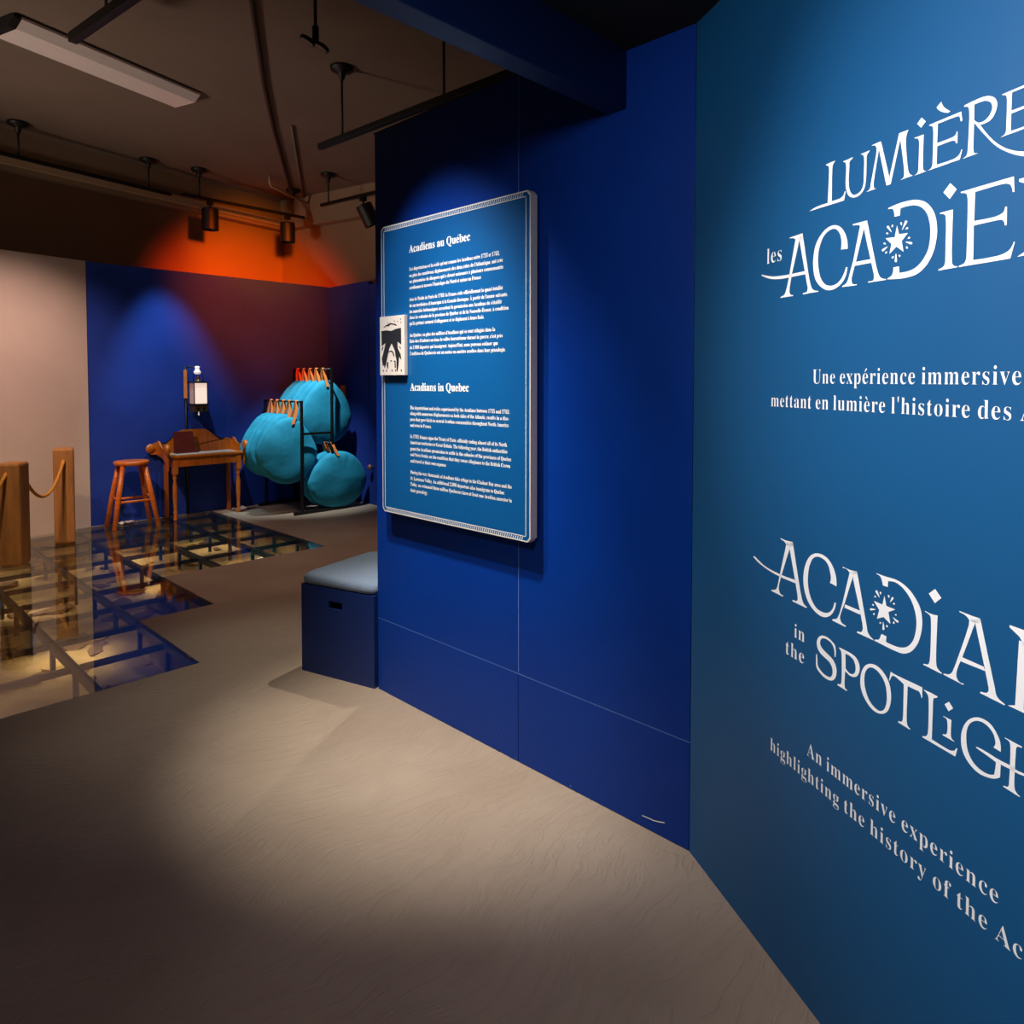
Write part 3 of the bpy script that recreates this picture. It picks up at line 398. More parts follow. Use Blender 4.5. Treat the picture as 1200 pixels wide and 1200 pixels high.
 'L3': ['8961,9100 40,2 40,3 41,2 40,1 38,-1 38,-1 38,-1 38,-2 -2,-6 -3,-7 -3,-6 -3,-6 -13,-10 -23,-12 -25,-14 -17,-19 -6,-15 -3,-17 -1,-17 -1,-17 -11,-720 129,-6 115,-4 90,0 51,3 17,4 18,4 17,5 16,7 12,6 12,7 11,7 10,9 12,14 10,16 9,17 8,18 22,0 -40,-167 -735,-11 -1,5 0,5 0,5 0,5 11,9 25,10 28,13 23,15 11,14 9,15 8,15 8,15 9,116 2,224 -2,225 -7,116 -4,16 -4,16 -5,16 -8,14 -16,17 -20,12 -22,10 -23,8'],
 'i4': ['9525,9118 89,-86 -96,-96 -90,91', '9405,8800 24,0 23,-1 23,0 24,1 21,1 21,1 21,1 22,1 -4,-101 -2,-91 0,-69 4,-37 3,-11 4,-11 4,-10 6,-9 13,-9 16,-5 17,-2 18,-1 -18,-13 -242,-2 1,6 1,6 2,6 2,6 10,6 18,4 19,5 16,9 7,9 6,11 5,10 4,11 6,29 4,44 1,48 -4,43 -2,23 -3,25 -6,22 -14,17 -14,8 -17,4 -17,1 -18,0'],
 'G3': ['10567,8720 0,40 -1,40 -4,40 -9,38 -15,39 -19,37 -23,35 -26,32 -27,27 -30,25 -32,21 -34,16 -35,10 -36,6 -37,2 -36,-2 -38,-6 -37,-11 -36,-15 -35,-18 -35,-22 -32,-26 -31,-28 -28,-31 -32,-42 -29,-46 -24,-48 -19,-50 -16,-51 -11,-53 -6,-54 -2,-53 2,-60 7,-59 14,-58 23,-54 27,-41 32,-38 36,-34 40,-29 44,-25 48,-20 50,-15 51,-7 47,-1 47,6 46,9 46,13 30,9 31,11 30,13 28,15 25,16 24,18 22,20 23,20 7,221 -88,-1 -2,-22 -2,-22 -2,-22 -2,-22 -5,-35 -5,-36 -6,-37 -6,-37 -25,-15 -26,-14 -26,-12 -27,-9 -35,-8 -37,-3 -36,0 -36,3 -39,8 -39,11 -37,15 -34,19 -34,28 -30,32 -25,36 -22,38 -20,50 -13,52 -7,54 -5,54 -2,44 0,45 3,45 8,44 11,39 14,38 18,36 22,34 21,25 22,23 25,21 26,18 32,17 33,12 35,9 36,4 31,-1 32,-4 31,-8 30,-12 23,-12 21,-15 20,-16 18,-19 14,-21 12,-22 9,-24 8,-24 4,-16 5,-17 2,-17 0,-18 -4,-22 -9,-21 -11,-21 -13,-20', '10092,8568 10,4 10,3 11,3 10,2 33,3 54,2 62,0 58,-1 36,-2 35,-3 35,-3 36,-2 59,0 65,2 68,5 70,5 17,-6 17,-5 16,-4 17,-3 33,-3 40,2 46,5 48,6 233,33 2,-52 -233,-24 -44,-7 -43,-7 -41,-4 -39,-3 -24,0 -24,1 -24,0 -23,2 -155,-11 -20,-2 -20,-2 -20,-1 -19,0 -21,2 -20,3 -20,4 -20,4 -46,6 -69,9 -84,11 -91,11'],
 'H3': ['10631,9005 42,0 43,-1 42,-1 42,0 35,0 35,0 35,0 35,-1 -1,-5 -1,-5 -2,-5 -1,-5 -12,-5 -22,-2 -25,-4 -19,-11 -7,-10 -6,-11 -4,-13 -4,-12 -8,-223 -6,-197 -2,-146 3,-72 3,-16 3,-16 4,-16 7,-14 16,-18 20,-13 24,-10 25,-9 -9,-17 -289,9 0,5 1,5 0,5 2,5 12,6 22,4 25,6 18,9 6,9 4,9 4,10 4,10 7,107 5,217 2,221 -3,114 -2,17 -2,17 -3,17 -8,14 -16,14 -20,8 -23,3 -24,2'],
}

def contours(key):
    res = []
    for part in G[key]:
        cs = []
        for c in part.split('|'):
            x = y = 0; pts = []
            for t in c.split():
                a, b = t.split(','); x += int(a); y += int(b); pts.append((x / 10000, y / 10000))
            cs.append(pts)
        res.append(cs)
    return res

def fill(cs):
    """triangulate one outline (with optional holes) through a filled 2D curve"""
    cu = bpy.data.curves.new('tmp', 'CURVE'); cu.dimensions = '2D'; cu.fill_mode = 'BOTH'
    for pts in cs:
        s = cu.splines.new('POLY'); s.points.add(len(pts) - 1)
        for i, (x, y) in enumerate(pts): s.points[i].co = (x, y, 0, 1)
        s.use_cyclic_u = True
    o = bpy.data.objects.new('tmp', cu)
    me = o.to_mesh()
    v = [(p.co.x, p.co.y) for p in me.vertices]; f = [tuple(p.vertices) for p in me.polygons]
    o.to_mesh_clear(); bpy.data.objects.remove(o); bpy.data.curves.remove(cu)
    return v, f

class Flat:
    """collects flat shapes (x right, z up) lying just proud of a surface"""
    def __init__(s): s.v = []; s.f = []
    def add(s, v, f, ox=0, oz=0, sx=1, sz=1, shear=0):
        n = len(s.v); s.v += [(ox + x * sx + z * shear, oz + z * sz) for x, z in v]; s.f += [tuple(i + n for i in q) for q in f]
    def build(s, name, m, mtx, parent, proud):
        me = bpy.data.meshes.new(name)
        me.from_pydata([(x, -proud, z) for x, z in s.v], [], s.f); me.materials.append(m)
        o = bpy.data.objects.new(name, me); COL.objects.link(o); o.parent = parent
        if mtx is not None: o.matrix_local = mtx
        return o

FG = {k: [fill(cs) for cs in contours(k)] for k in G}
def letters(name, items):
    F_ = Flat()
    for it in items:
        if isinstance(it, str):
            for v, f in FG[it]: F_.add(v, f)
        else:
            key, sel, (bx0, bx1, bz0, bz1), (tx0, tx1, tz0, tz1) = it
            for i, (v, f) in enumerate(FG[key]):
                if sel is not None and i not in sel: continue
                v2 = [(tx0 + (x - bx0) / (bx1 - bx0) * (tx1 - tx0), tz0 + (z - bz0) / (bz1 - bz0) * (tz1 - tz0)) for x, z in v]
                F_.add(v2, f)
    return F_
E1B = (.880, .955, .895, .980); S3B = (.586, .657, .818, .914); T3B = (.810, .892, .817, .912); H3B = (1.063, 1.094, .815, .900)
top = ['L1', 'U1', 'M1', 'i1', 'E1', 'acc', 'R1', ('E1', None, (.880, .955, 1.895, 1.980), (1.029, 1.097, 1.908, 1.979)), ('S3', None, S3B, (1.110, 1.178, 1.893, 1.983))]
def n_glyph(x0, x1, z0, z1):
    """capital N with hairline uprights, heavy diagonal and small serifs"""
    h = z1 - z0; w = x1 - x0; v = []; f = []
    def poly(pts):
        n = len(v); v.extend(pts); f.append(tuple(range(n, n + len(pts))))
    poly([(x0 + .017, z1 - .02), (x0 + .030, z1 - .02), (x0 + .028, z0 + .006), (x0 + .036, z0), (x0, z0), (x0 + .013, z0 + .006)])
    poly([(x0, z1), (x0 + .034, z1), (x1 - .004, z0), (x1 - .016, z0), (x0 + .018, z1 - .014), (x0, z1 - .004)])
    poly([(x1 - .017, z1 - .006), (x1 - .026, z1), (x1 + .008, z1), (x1 - .002, z1 - .006), (x1 - .004, z0), (x1 - .012, z0 + .012)])
    return v, f
F1 = letters('', top + ['A1', 'C1', 'A2', 'D1', 'i2', 'E2', ('S3', None, S3B, (1.196, 1.280, 1.700, 1.834))])
F1.add(*n_glyph(1.064, 1.180, 1.703, 1.829))
F1.build('title_lettering', M['pale_letter'], None, w2, 0.0006)
F2 = letters('', ['A3', 'C2', 'A4', 'A4b', 'D2', 'i3', 'A5', 'S3', 'P3', 'O3', 'T3', 'L3', 'i4', 'G3', 'H3', ('H3', None, H3B, (1.122, 1.153, .815, .900)), ('T3', None, T3B, (1.160, 1.242, .817, .912)), ('S3', None, S3B, (1.196, 1.280, .955, 1.090))])
F2.add(*n_glyph(1.067, 1.183, .957, 1.093))
F2.build('title_lettering', M['pale_letter'], None, w2, 0.0006)
letters('', ['star1']).build('star_emblem', M['pale_letter'], None, w2, 0.0006)
letters('', ['star2']).build('star_emblem', M['pale_letter'], None, w2, 0.0006)

# serif text built glyph by glyph
def mb(ch):
    if 'A' <= ch <= 'Z': return chr(0x1D400 + ord(ch) - 65)
    if 'a' <= ch <= 'z': return chr(0x1D41A + ord(ch) - 97)
    if '0' <= ch <= '9': return chr(0x1D7CE + ord(ch) - 48)
    return ch
ACC = {'é': ('e', 'a'), 'è': ('e', 'g'), 'ê': ('e', 'c'), 'É': ('E', 'a'), 'À': ('A', 'g'), 'à': ('a', 'g'), 'ô': ('o', 'c'), 'û': ('u', 'c')}
GC = {}
def measure(body, off, res):
    c = bpy.data.curves.new('t', 'FONT'); c.body = body; c.resolution_u = res; c.offset = off
    o = bpy.data.objects.new('t', c); me = o.to_mesh()
    v = [(p.co.x, p.co.y) for p in me.vertices]; f = [tuple(p.vertices) for p in me.polygons]
    o.to_mesh_clear(); bpy.data.objects.remove(o); bpy.data.curves.remove(c)
    return v, f
def glyph(ch, off, res):
    k = (ch, off, res)
    if k in GC: return GC[k]
    if ch == ' ': GC[k] = ([], [], 0.26); return GC[k]
    b, a = ACC.get(ch, (ch, None))
    v, f = measure(mb(b), off, res)
    x1 = max(p[0] for p in v); v2, _ = measure(mb(b) * 2, off, res); adv = max(p[0] for p in v2) - x1
    if a:
        xm = (x1 + min(p[0] for p in v)) / 2; z = (0.52 if b.islower() else 0.72)
        q = {'a': [(-.05, 0), (-.02, 0), (.11, .12), (.06, .17)], 'g': [(.05, 0), (-.06, .17), (-.11, .12), (.02, 0)], 'c': [(-.13, 0), (-.09, 0), (0, .10), (.09, 0), (.13, 0), (.03, .15), (-.03, .15)]}[a]
        n = len(v); v = v + [(xm + x, z + y) for x, y in q]; f = f + [tuple(range(n, n + len(q)))]
    GC[k] = (v, f, adv + (0.05 if off < 0 else 0)); return GC[k]
def text(F_, s, x0, x1, z, em, off=0.0, res=2, sign=1):
    """set a line of text from x0 to x1 (the line is condensed to fit), baseline z"""
    x = 0; gl = []
    for ch in s:
        v, f, adv = glyph(ch, off, res); gl.append((v, f, x)); x += adv
    k = (x1 - x0) / x
    for v, f, gx in gl:
        F_.add([(gx + a, b) for a, b in v], f, x0, z, k, em)

F3 = Flat(); TH = -0.009
text(F3, "Une expérience immersive", .560, 1.080, 1.493, .0485, TH, 4)
text(F3, "mettant en lumière l'histoire des Acadiens", .399, 1.262, 1.434, .0485, TH, 4)
text(F3, "les", .373, .442, 1.800, .058, TH, 4)
F3.build('caption_lettering', M['pale_letter'], None, w2, 0.0006)
F4 = Flat()
text(F4, "An immersive experience", .560, 1.062, .607, .0485, TH, 4)
text(F4, "highlighting the history of the Acadians", .415, 1.247, .546, .0485, TH, 4)
text(F4, "in", .505, .549, .873, .050, TH, 4)
text(F4, "the", .472, .549, .820, .052, TH, 4)
F4.build('caption_lettering', M['pale_letter'], None, w2, 0.0006)

# ---------------------------------------------------------------- text panel on the blue wall
# local frame: x = along the wall (towards the camera), y = into the wall, z = up
MP = Matrix(((0, 1, 0, 1.915), (-1, 0, 0, 2.714), (0, 0, 1, 0), (0, 0, 0, 1)))
panel = thing('information_panel', 'large blue bilingual text panel with white double border, fixed to the royal blue wall', 'sign', (1.915, 2.714, 0), -PI / 2)
PW = 2.714 - 1.776; Z0, Z1 = .893, 2.202
def octo(i, c): return [(i, Z0 + i + c), (i + c, Z0 + i + c * .0), (PW - i - c, Z0 + i), (PW - i, Z0 + i + c), (PW - i, Z1 - i - c), (PW - i - c, Z1 - i), (i + c, Z1 - i), (i, Z1 - i - c)]
def yprism(bm, pts, y0, y1):
    a = [bm.verts.new((x, y0, z)) for x, z in pts]; b = [bm.verts.new((x, y1, z)) for x, z in pts]
    bm.faces.new(a); bm.faces.new(b[::-1])
    for i in range(len(pts)): bm.faces.new((a[i], b[i], b[(i + 1) % len(pts)], a[(i + 1) % len(pts)]))
bm = bm_new(); yprism(bm, octo(0, .016), 0.0, 0.036); obj('backing_board', bm, M['board_edge'], panel)
for x in (.15, PW - .15):
    for z in (1.1, 2.0): box('wall_spacer', x - .02, x + .02, .036, .0485, z - .02, z + .02, M['black'], panel)
bm = bm_new(); yprism(bm, octo(0.0055, .015), -0.0008, 0.0); obj('printed_face', bm, M['panel_blue'], panel)
Fb = Flat()
def frame(F_, i, w, c=.0):
    x0, x1, z0, z1 = i, PW - i, Z0 + i, Z1 - i
    for (a, b, p, q) in ((x0, x1, z0, z0 + w), (x0, x1, z1 - w, z1), (x0, x0 + w, z0, z1), (x1 - w, x1, z0, z1)):
        F_.add([(a, p), (b, p), (b, q), (a, q)], [(0, 1, 2, 3)])
frame(Fb, .021, .0028)
x = .03
while x < PW - .035:
    for z in (Z0 + .0065, Z1 - .0205):
        Fb.add([(x, z), (x + .0035, z), (x + .009, z + .013), (x + .0055, z + .013)], [(0, 1, 2, 3)])
    x += .0115
for a, b in ((Z0 + .0030, Z0 + .0058), (Z1 - .0058, Z1 - .0030)):
    Fb.add([(.02, a), (PW - .02, a), (PW - .02, b), (.02, b)], [(0, 1, 2, 3)])
Fb.build('border_print', M['white'], None, panel, 0.0014)
def yx(y): return 2.714 - y
Ft = Flat()
text(Ft, "Acadiens au Québec", yx(2.503), yx(2.105), 2.061, .0485, 0.006)
Ft.build('heading_print', M['white'], None, panel, 0.0014); Ft = Flat()
text(Ft, "Acadians in Quebec", yx(2.499), yx(2.114), 1.456, .0485, 0.006)
Ft.build('heading_print', M['white'], None, panel, 0.0014)
FR = [
 [(1.982, 1.937, "Les déportations et les exils qu'ont connus les Acadiens entre 1755 et 1763,"),
  (1.954, 1.919, "en plus des nombreux déplacements des deux côtés de l'Atlantique, ont créé"),
  (1.928, 1.917, "un phénomène de diaspora qui a donné naissance à plusieurs communautés"),
  (1.901, 2.038, "acadiennes à travers l'Amérique du Nord et même en France.")],
 [(1.849, 1.920, "Avec le Traité de Paris de 1763, la France cède officiellement la quasi-totalité"),
  (1.822, 1.893, "de ses territoires d'Amérique à la Grande-Bretagne. À partir de l'année suivante,"),
  (1.796, 1.925, "les autorités britanniques accordent la permission aux Acadiens de s'établir"),
  (1.770, 1.889, "dans les colonies de la province de Québec et de la Nouvelle-Écosse, à condition"),
  (1.744, 2.023, "qu'ils prêtent serment d'allégeance et se déplacent à leurs frais.")],
 [(1.692, 1.962, "Au Québec, en plus des milliers d'Acadiens qui se sont réfugiés dans la"),
  (1.666, 1.920, "Baie-des-Chaleurs ou dans la vallée laurentienne durant la guerre, c'est près"),
  (1.638, 1.946, "de 2 000 déportés qui immigrent. Aujourd'hui, nous pouvons estimer que"),
  (1.612, 1.904, "3 millions de Québécois ont au moins un ancêtre acadien dans leur généalogie.")],
 [(1.373, 1.882, "The deportations and exiles experienced by the Acadians between 1755 and 1763,"),
  (1.348, 1.885, "along with numerous displacements on both sides of the Atlantic, results in a dias-"),
  (1.322, 1.888, "pora that gave birth to several Acadian communities throughout North America"),
  (1.296, 2.352, "and even in France.")],
 [(1.246, 1.897, "In 1763, France signs the Treaty of Paris, officially ceding almost all of its North"),
  (1.220, 1.895, "American territories to Great Britain. The following year, the British authorities"),
  (1.192, 1.874, "grant the Acadians permission to settle in the colonies of the provinces of Quebec"),
  (1.166, 1.880, "and Nova Scotia, on the condition that they swear allegiance to the British Crown"),
  (1.138, 2.255, "and travel at their own expense.")],
 [(1.087, 1.871, "During the war, thousands of Acadians take refuge in the Chaleur Bay area and the"),
  (1.060, 1.908, "St. Lawrence Valley. An additional 2,000 deportees also immigrate to Quebec."),
  (1.034, 1.871, "Today, an estimated three million Quebecers have at least one Acadian ancestor in"),
  (1.007, 2.380, "their genealogy.")]]
for par in FR:
    Ft = Flat()
    for z, ye, s in par: text(Ft, s, yx(2.502), yx(ye), z, .0225, 0.0, 1)
    o = Ft.build('paragraph_print', M['white'], None, panel, 0.0014)

# small picture card overlapping the panel's left edge (generic woodcut of a hill and figures)
card = thing('picture_card', 'small white card with black woodcut picture, overlapping the left edge of the text panel', 'picture', (1.895, 2.700, 1.524), -PI / 2)
CW, CH = .184, .266
bm = bm_new(); yprism(bm, [(0, 0), (CW, 0), (CW, CH), (0, CH)], 0.0, 0.0180); obj('card_board', bm, M['board_edge'], card, bevel=0.001)
Fc = Flat()
def shp(*p):
    cs = [[(a / 533 * CW * 1.40 - .042 + 0 * a, CH - (b - 125) / 945 * CH) for a, b in p]]
    v, f = fill(cs); Fc.add(v, f)
def sx(a): return (a - 75) / 380 * CW
def shp(*p):
    v, f = fill([[(sx(a), CH - (b - 125) / 945 * CH) for a, b in p]]); Fc.add(v, f)
shp((135, 300), (175, 262), (200, 255), (248, 232), (290, 250), (330, 258), (345, 290), (300, 270), (250, 255), (215, 285), (180, 280), (150, 300))
shp((100, 352), (180, 345), (255, 362), (330, 335), (408, 325), (410, 590), (355, 540), (355, 640), (400, 740), (410, 830), (375, 780), (368, 900), (350, 1010), (335, 1000), (335, 830), (320, 760), (310, 680), (262, 560), (225, 640), (195, 780), (170, 900), (150, 965), (140, 900), (120, 930), (105, 800), (135, 690), (165, 550), (105, 600))
shp((205, 690), (260, 672), (290, 700), (305, 770), (290, 772), (272, 710), (250, 690), (210, 705))
shp((188, 850), (210, 860), (205, 960), (190, 965), (182, 900))
shp((300, 835), (322, 840), (325, 950), (308, 960), (306, 860), (290, 850))
shp((238, 830), (262, 828), (264, 845), (240, 850))
shp((105, 640), (128, 600), (135, 615), (110, 680)); shp((375, 600), (405, 640), (402, 660), (378, 625))
for a in (120, 172, 258, 312, 400): shp((a, 980), (a + 14, 978), (a + 18, 1010), (a + 2, 1012))
for a, b in ((395, 185), (398, 235), (350, 215), (300, 205), (200, 225)): shp((a, b), (a + 12, b - 4), (a + 14, b + 14), (a + 2, b + 16))
Fc.build('woodcut_print', M['ink'], None, card, 0.0005)

# ---------------------------------------------------------------- bench
bench = thing('storage_bench', 'dark blue cube bench with a slot handle and grey seat pad beside the blue wall', 'bench', (1.818, 3.300, 0), math.atan2(-.962, .274))
BW, BD, BH = .478, .56, .455
bm = bm_new(); t = .018
sx0, sx1, sz0, sz1 = .185, .275, .352, .390            # hand slot in the front board
for (a, b, p, q) in ((0, sx0, 0, BH), (sx1, BW, 0, BH), (sx0, sx1, 0, sz0), (sx0, sx1, sz1, BH)):
    add_box(bm, a, b, 0, t, p, q)
bmesh.ops.remove_doubles(bm, verts=bm.verts[:], dist=1e-5)
obj('front_board', bm, M['bench_blue'], bench)
box('side_board', 0, t, t, BD, 0, BH, M['bench_blue'], bench); box('side_board', BW - t, BW, t, BD, 0, BH, M['bench_blue'], bench)
box('back_board', t, BW - t, BD - t, BD, 0, BH, M['bench_blue'], bench)
box('top_board', t, BW - t, t, BD - t, BH - t, BH, M['bench_blue'], bench)
box('bottom_board', t, BW - t, t, BD - t, 0.0, t, M['black'], bench)
bm = bm_new(); n = 18
def sup(u): return math.copysign(abs(u) ** .16, u)
rings = []
for (k, z) in ((.93, 0.0), (.985, .008), (1.0, .024), (.985, .040), (.93, .052), (.85, .056), (.5, .060), (.12, .062)):
    rings.append([bm.verts.new((BW / 2 + (BW / 2 + .006) * k * sup(math.cos(2 * PI * i / 48)), BD / 2 + (BD / 2 + .006) * k * sup(math.sin(2 * PI * i / 48)), BH + z)) for i in range(48)])
for a, b in zip(rings, rings[1:]):
    for i in range(48): bm.faces.new((a[i], a[(i + 1) % 48], b[(i + 1) % 48], b[i]))
bm.faces.new(rings[0][::-1]); bm.faces.new(rings[-1])
obj('seat_pad', bm, M['cushion_grey'], bench, smooth=True)

# ---------------------------------------------------------------- glass floor over the excavation
gf = bpy.data.objects.new('glass_floor', None); COL.objects.link(gf); gf['kind'] = 'structure'
tile_me = None
bm = bm_new(); add_box(bm, 0.0015, GP - 0.0015, 0.0015, 2 * GP - 0.0015, -0.014, 0.0); me_t = bpy.data.meshes.new('glass_tile'); bmesh.ops.recalc_face_normals(bm, faces=bm.faces[:]); bm.to_mesh(me_t); bm.free(); me_t.materials.append(M['glass'])
bm = bm_new(); add_box(bm, 0.0015, GP - 0.0015, 0.0015, YBACK - GY[8] - 0.0015, -0.014, 0.0); me_e = bpy.data.meshes.new('glass_tile'); bmesh.ops.recalc_face_normals(bm, faces=bm.faces[:]); bm.to_mesh(me_e); bm.free(); me_e.materials.append(M['glass'])
def place(name, me, loc, parent, rz=0):
    o = bpy.data.objects.new(name, me); COL.objects.link(o); o.location = loc; o.rotation_euler.z = rz; o.parent = parent; return o
for i in range(len(GX) - 1):
    y = col_start(GX[i]); 
    while y < GY[8] - 0.01:
        place('glass_tile', me_t, (GX[i], y, 0), gf); y += 2 * GP
    place('glass_tile', me_e, (GX[i], GY[8], 0), gf)
def mesh_box(name, x0, x1, y0, y1, z0, z1, m):
    bm = bm_new(); add_box(bm, x0, x1, y0, y1, z0, z1); bmesh.ops.recalc_face_normals(bm, faces=bm.faces[:])
    me = bpy.data.meshes.new(name); bm.to_mesh(me); bm.free(); me.materials.append(m); return me
for i, x in enumerate(GX):
    s = col_start(x - GP) if i > 0 else GY[0]
    s = min(s, col_start(x)) if i < len(GX) - 1 else s
    b_ = 0.022
    x0 = x - b_ if i < len(GX) - 1 else x - 0.045
    box('long_beam', x - .017 if i < len(GX) - 1 else x - .044, x + .017 if i < len(GX) - 1 else x - .004, s + .004, YBACK - .004, -0.056, -0.0145, M['steel_blue'], gf)
cb = mesh_box('cross_beam', 0.0225, GP - 0.0225, -0.012, 0.012, -0.048, -0.016, M['steel_blue'])
pm = mesh_box('pedestal', -0.0125, 0.0125, -0.0125, 0.0125, -0.21, -0.0565, M['steel_blue'])
PZ = -0.20
for i, x in enumerate(GX):
    for j, y in enumerate(GY):
        s = col_start(x) if i < len(GX) - 1 else 99
        sl = col_start(x - GP) if i > 0 else 99
        edge = abs(y - s) < .01
        if y >= s - .01: place('cross_beam', cb, (x, y + (.02 if edge else 0), 0), gf)
        if y >= min(s, sl) - .01:
            place('pedestal', pm, (x - (.024 if i == len(GX) - 1 else 0) , y + (.02 if abs(y - min(s, sl)) < .01 else 0), 0), gf)

# excavated ground and its stones
bm = bm_new(); NX, NY = 60, 60
from mathutils import noise
grid = [[bm.verts.new((XG0 - .05 + (XG1 - XG0 + .1) * i / NX, GY[0] - .05 + (YBACK - GY[0] + .1) * j / NY, 0)) for j in range(NY + 1)] for i in range(NX + 1)]
for row in grid:
    for v in row: v.co.z = PZ - .02 + .035 * noise.noise(Vector((v.co.x * 1.7, v.co.y * 1.7, 0))) + .015 * noise.noise(Vector((v.co.x * 7, v.co.y * 7, 3)))
for i in range(NX):
    for j in range(NY): bm.faces.new((grid[i][j], grid[i + 1][j], grid[i + 1][j + 1], grid[i][j + 1]))
ground = struct(obj('floor_excavation', bm, M['sand'], smooth=True))
def stone_mesh(flat, seed):
    rnd = random.Random(seed); bm = bm_new(); bmesh.ops.create_icosphere(bm, subdivisions=1, radius=1)
    for v in bm.verts:
        k = 1 + rnd.uniform(-.22, .22); v.co = Vector((v.co.x * k, v.co.y * k * .75, max(-.5, min(.55, v.co.z * k)) * flat))
    me = bpy.data.meshes.new('stone'); bm.to_mesh(me); bm.free(); return me
sm = [stone_mesh(f, i) for i, f in enumerate((.45, .3, .5, .35, .6))]
for m_i, me in enumerate(sm): me.materials.append(M['stone'] if m_i % 2 == 0 else M['stone_dark'])
rs = random.Random(3); cnt = 0
while cnt < 260:
    x = rs.uniform(XG0 + .1, XG1 - .1); y = rs.uniform(GY[0] + .1, YBACK - .1)
    if y < col_start(x - .08) + .1: continue
    r_ = rs.choice((.04, .05, .07, .09, .12, .16))
    o = place('stone', rs.choice(sm), (x, y, PZ - .02 + .1 * r_), ground, rs.uniform(0, 6.28)); o.scale = (r_, r_ * rs.uniform(.7, 1.1), r_ * rs.uniform(.35, .7)); cnt += 1
def pebble(x, y, r_, label):
    bm = bm_new(); bmesh.ops.create_icosphere(bm, subdivisions=2, radius=r_)
    for v in bm.verts: v.co *= 1 + .18 * noise.noise(v.co * 30); v.co.z *= .7
    o = obj('white_stone', bm, M['pebble'], smooth=True); o.location = (x, y, PZ + .05); tag(o, label, 'stone')
pebble(1.62, 6.55, .045, 'white lump lying under the glass floor, nearest the stool')
pebble(2.98, 6.12, .050, 'white lump under the glass floor close to the stepped right edge')

# ---------------------------------------------------------------- stanchion posts and ropes
def post(label, cx, cy, rz, h, w, name='rope_post'):
    t_ = thing(name, label, 'post', (cx, cy, 0.004), rz, 'wooden rope posts')
    bm = bm_new(); add_box(bm, -w / 2, w / 2, -w / 2, w / 2, 0, h)
    obj('post_body', bm, M['wood_post'], t_, bevel=0.020)
    bm = bm_new(); add_lathe(bm, [(.20, -.0035), (.203, -.001), (.20, .0)], 40); obj('base_disc', bm, M['acrylic'], t_, smooth=False)
    return t_
def corner_c(x, y, ang, w):
    a = R(ang); ux = Vector((math.cos(a), math.sin(a))); uy = Vector((-math.sin(a), math.cos(a)))
    c = Vector((x, y)) - ux * w / 2 + uy * w / 2; return c
c1 = corner_c(1.258, 6.741, -36.6, .17)
post('thick square wooden rope post at the left edge, nearer of the two', c1.x, c1.y, R(-36.6), .835, .17)
c2 = Vector((1.745, 7.50))
post('square wooden rope post standing against the white wall, farther of the two', c2.x, c2.y, R(-13.3), .875, .165)
c3 = Vector((0.42, 6.15))
post('wooden rope post beyond the left edge of the view', c3.x, c3.y, R(-20), .835, .17)
def rope(label, p0, p1, sag, r_=.013):
    p0 = Vector(p0); p1 = Vector(p1); pts = []
    for i in range(25):
        u = i / 24; p = p0.lerp(p1, u); p.z -= sag * (1 - (2 * u - 1) ** 2); pts.append(p)
    bm = bm_new(); add_tube(bm, pts, r_, 10)
    # twisted strands
    for s in range(3):
        q = []
        for i in range(97):
            u = i / 96; p = p0.lerp(p1, u); p.z -= sag * (1 - (2 * u - 1) ** 2)
            a = u * 2 * PI * 16 + s * 2 * PI / 3; q.append(p + Vector((math.cos(a) * .3, math.sin(a) * .3, math.sin(a + 1))) * r_ * .55)
        add_tube(bm, q, r_ * .55, 6)
    o = obj('barrier_rope', bm, M['rope'], smooth=True); tag(o, label, 'rope', 'barrier ropes')
rope('golden rope sagging between the two wooden posts in view', (c1.x + .085, c1.y + .045, .70), (c2.x - .02, c2.y - .088, .77), .235)
rope('golden rope leaving the nearer wooden post towards the left edge', (c1.x - .055, c1.y - .055, .76), (c3.x + .09, c3.y, .74), .30)

# ---------------------------------------------------------------- stool
st = thing('wooden_stool', 'orange-brown round wooden stool with splayed legs in front of the blue wall', 'stool', (2.44, 7.88, 0), R(-4))
bm = bm_new(); add_lathe(bm, [(.135, .630), (.158, .636), (.166, .648), (.166, .664), (.158, .674), (.12, .678), (.0, .676)], 36); obj('seat', bm, M['wood_orange'], st, smooth=True)
feet = {}
for i, (sx_, sy_) in enumerate(((-1, -1), (1, -1), (1, 1), (-1, 1))):
    a = Vector((.10 * sx_, .09 * sy_, .640)); b = Vector((.205 * sx_, .165 * sy_, 0.0)); feet[i] = (a, b)
    bm = bm_new(); add_tube(bm, [a, a.lerp(b, .5), b], [.022, .026, .023], 12); obj('leg', bm, M['wood_orange'], st, smooth=True)
def on_leg(i, z): a, b = feet[i]; return a.lerp(b, (a.z - z) / (a.z - b.z))
for i, j, z in ((0, 1, .27), (1, 2, .30), (2, 3, .27), (3, 0, .30)):
    bm = bm_new(); add_tube(bm, [on_leg(i, z), on_leg(j, z)], .0125, 10); obj('stretcher', bm, M['wood_orange'], st, smooth=True)

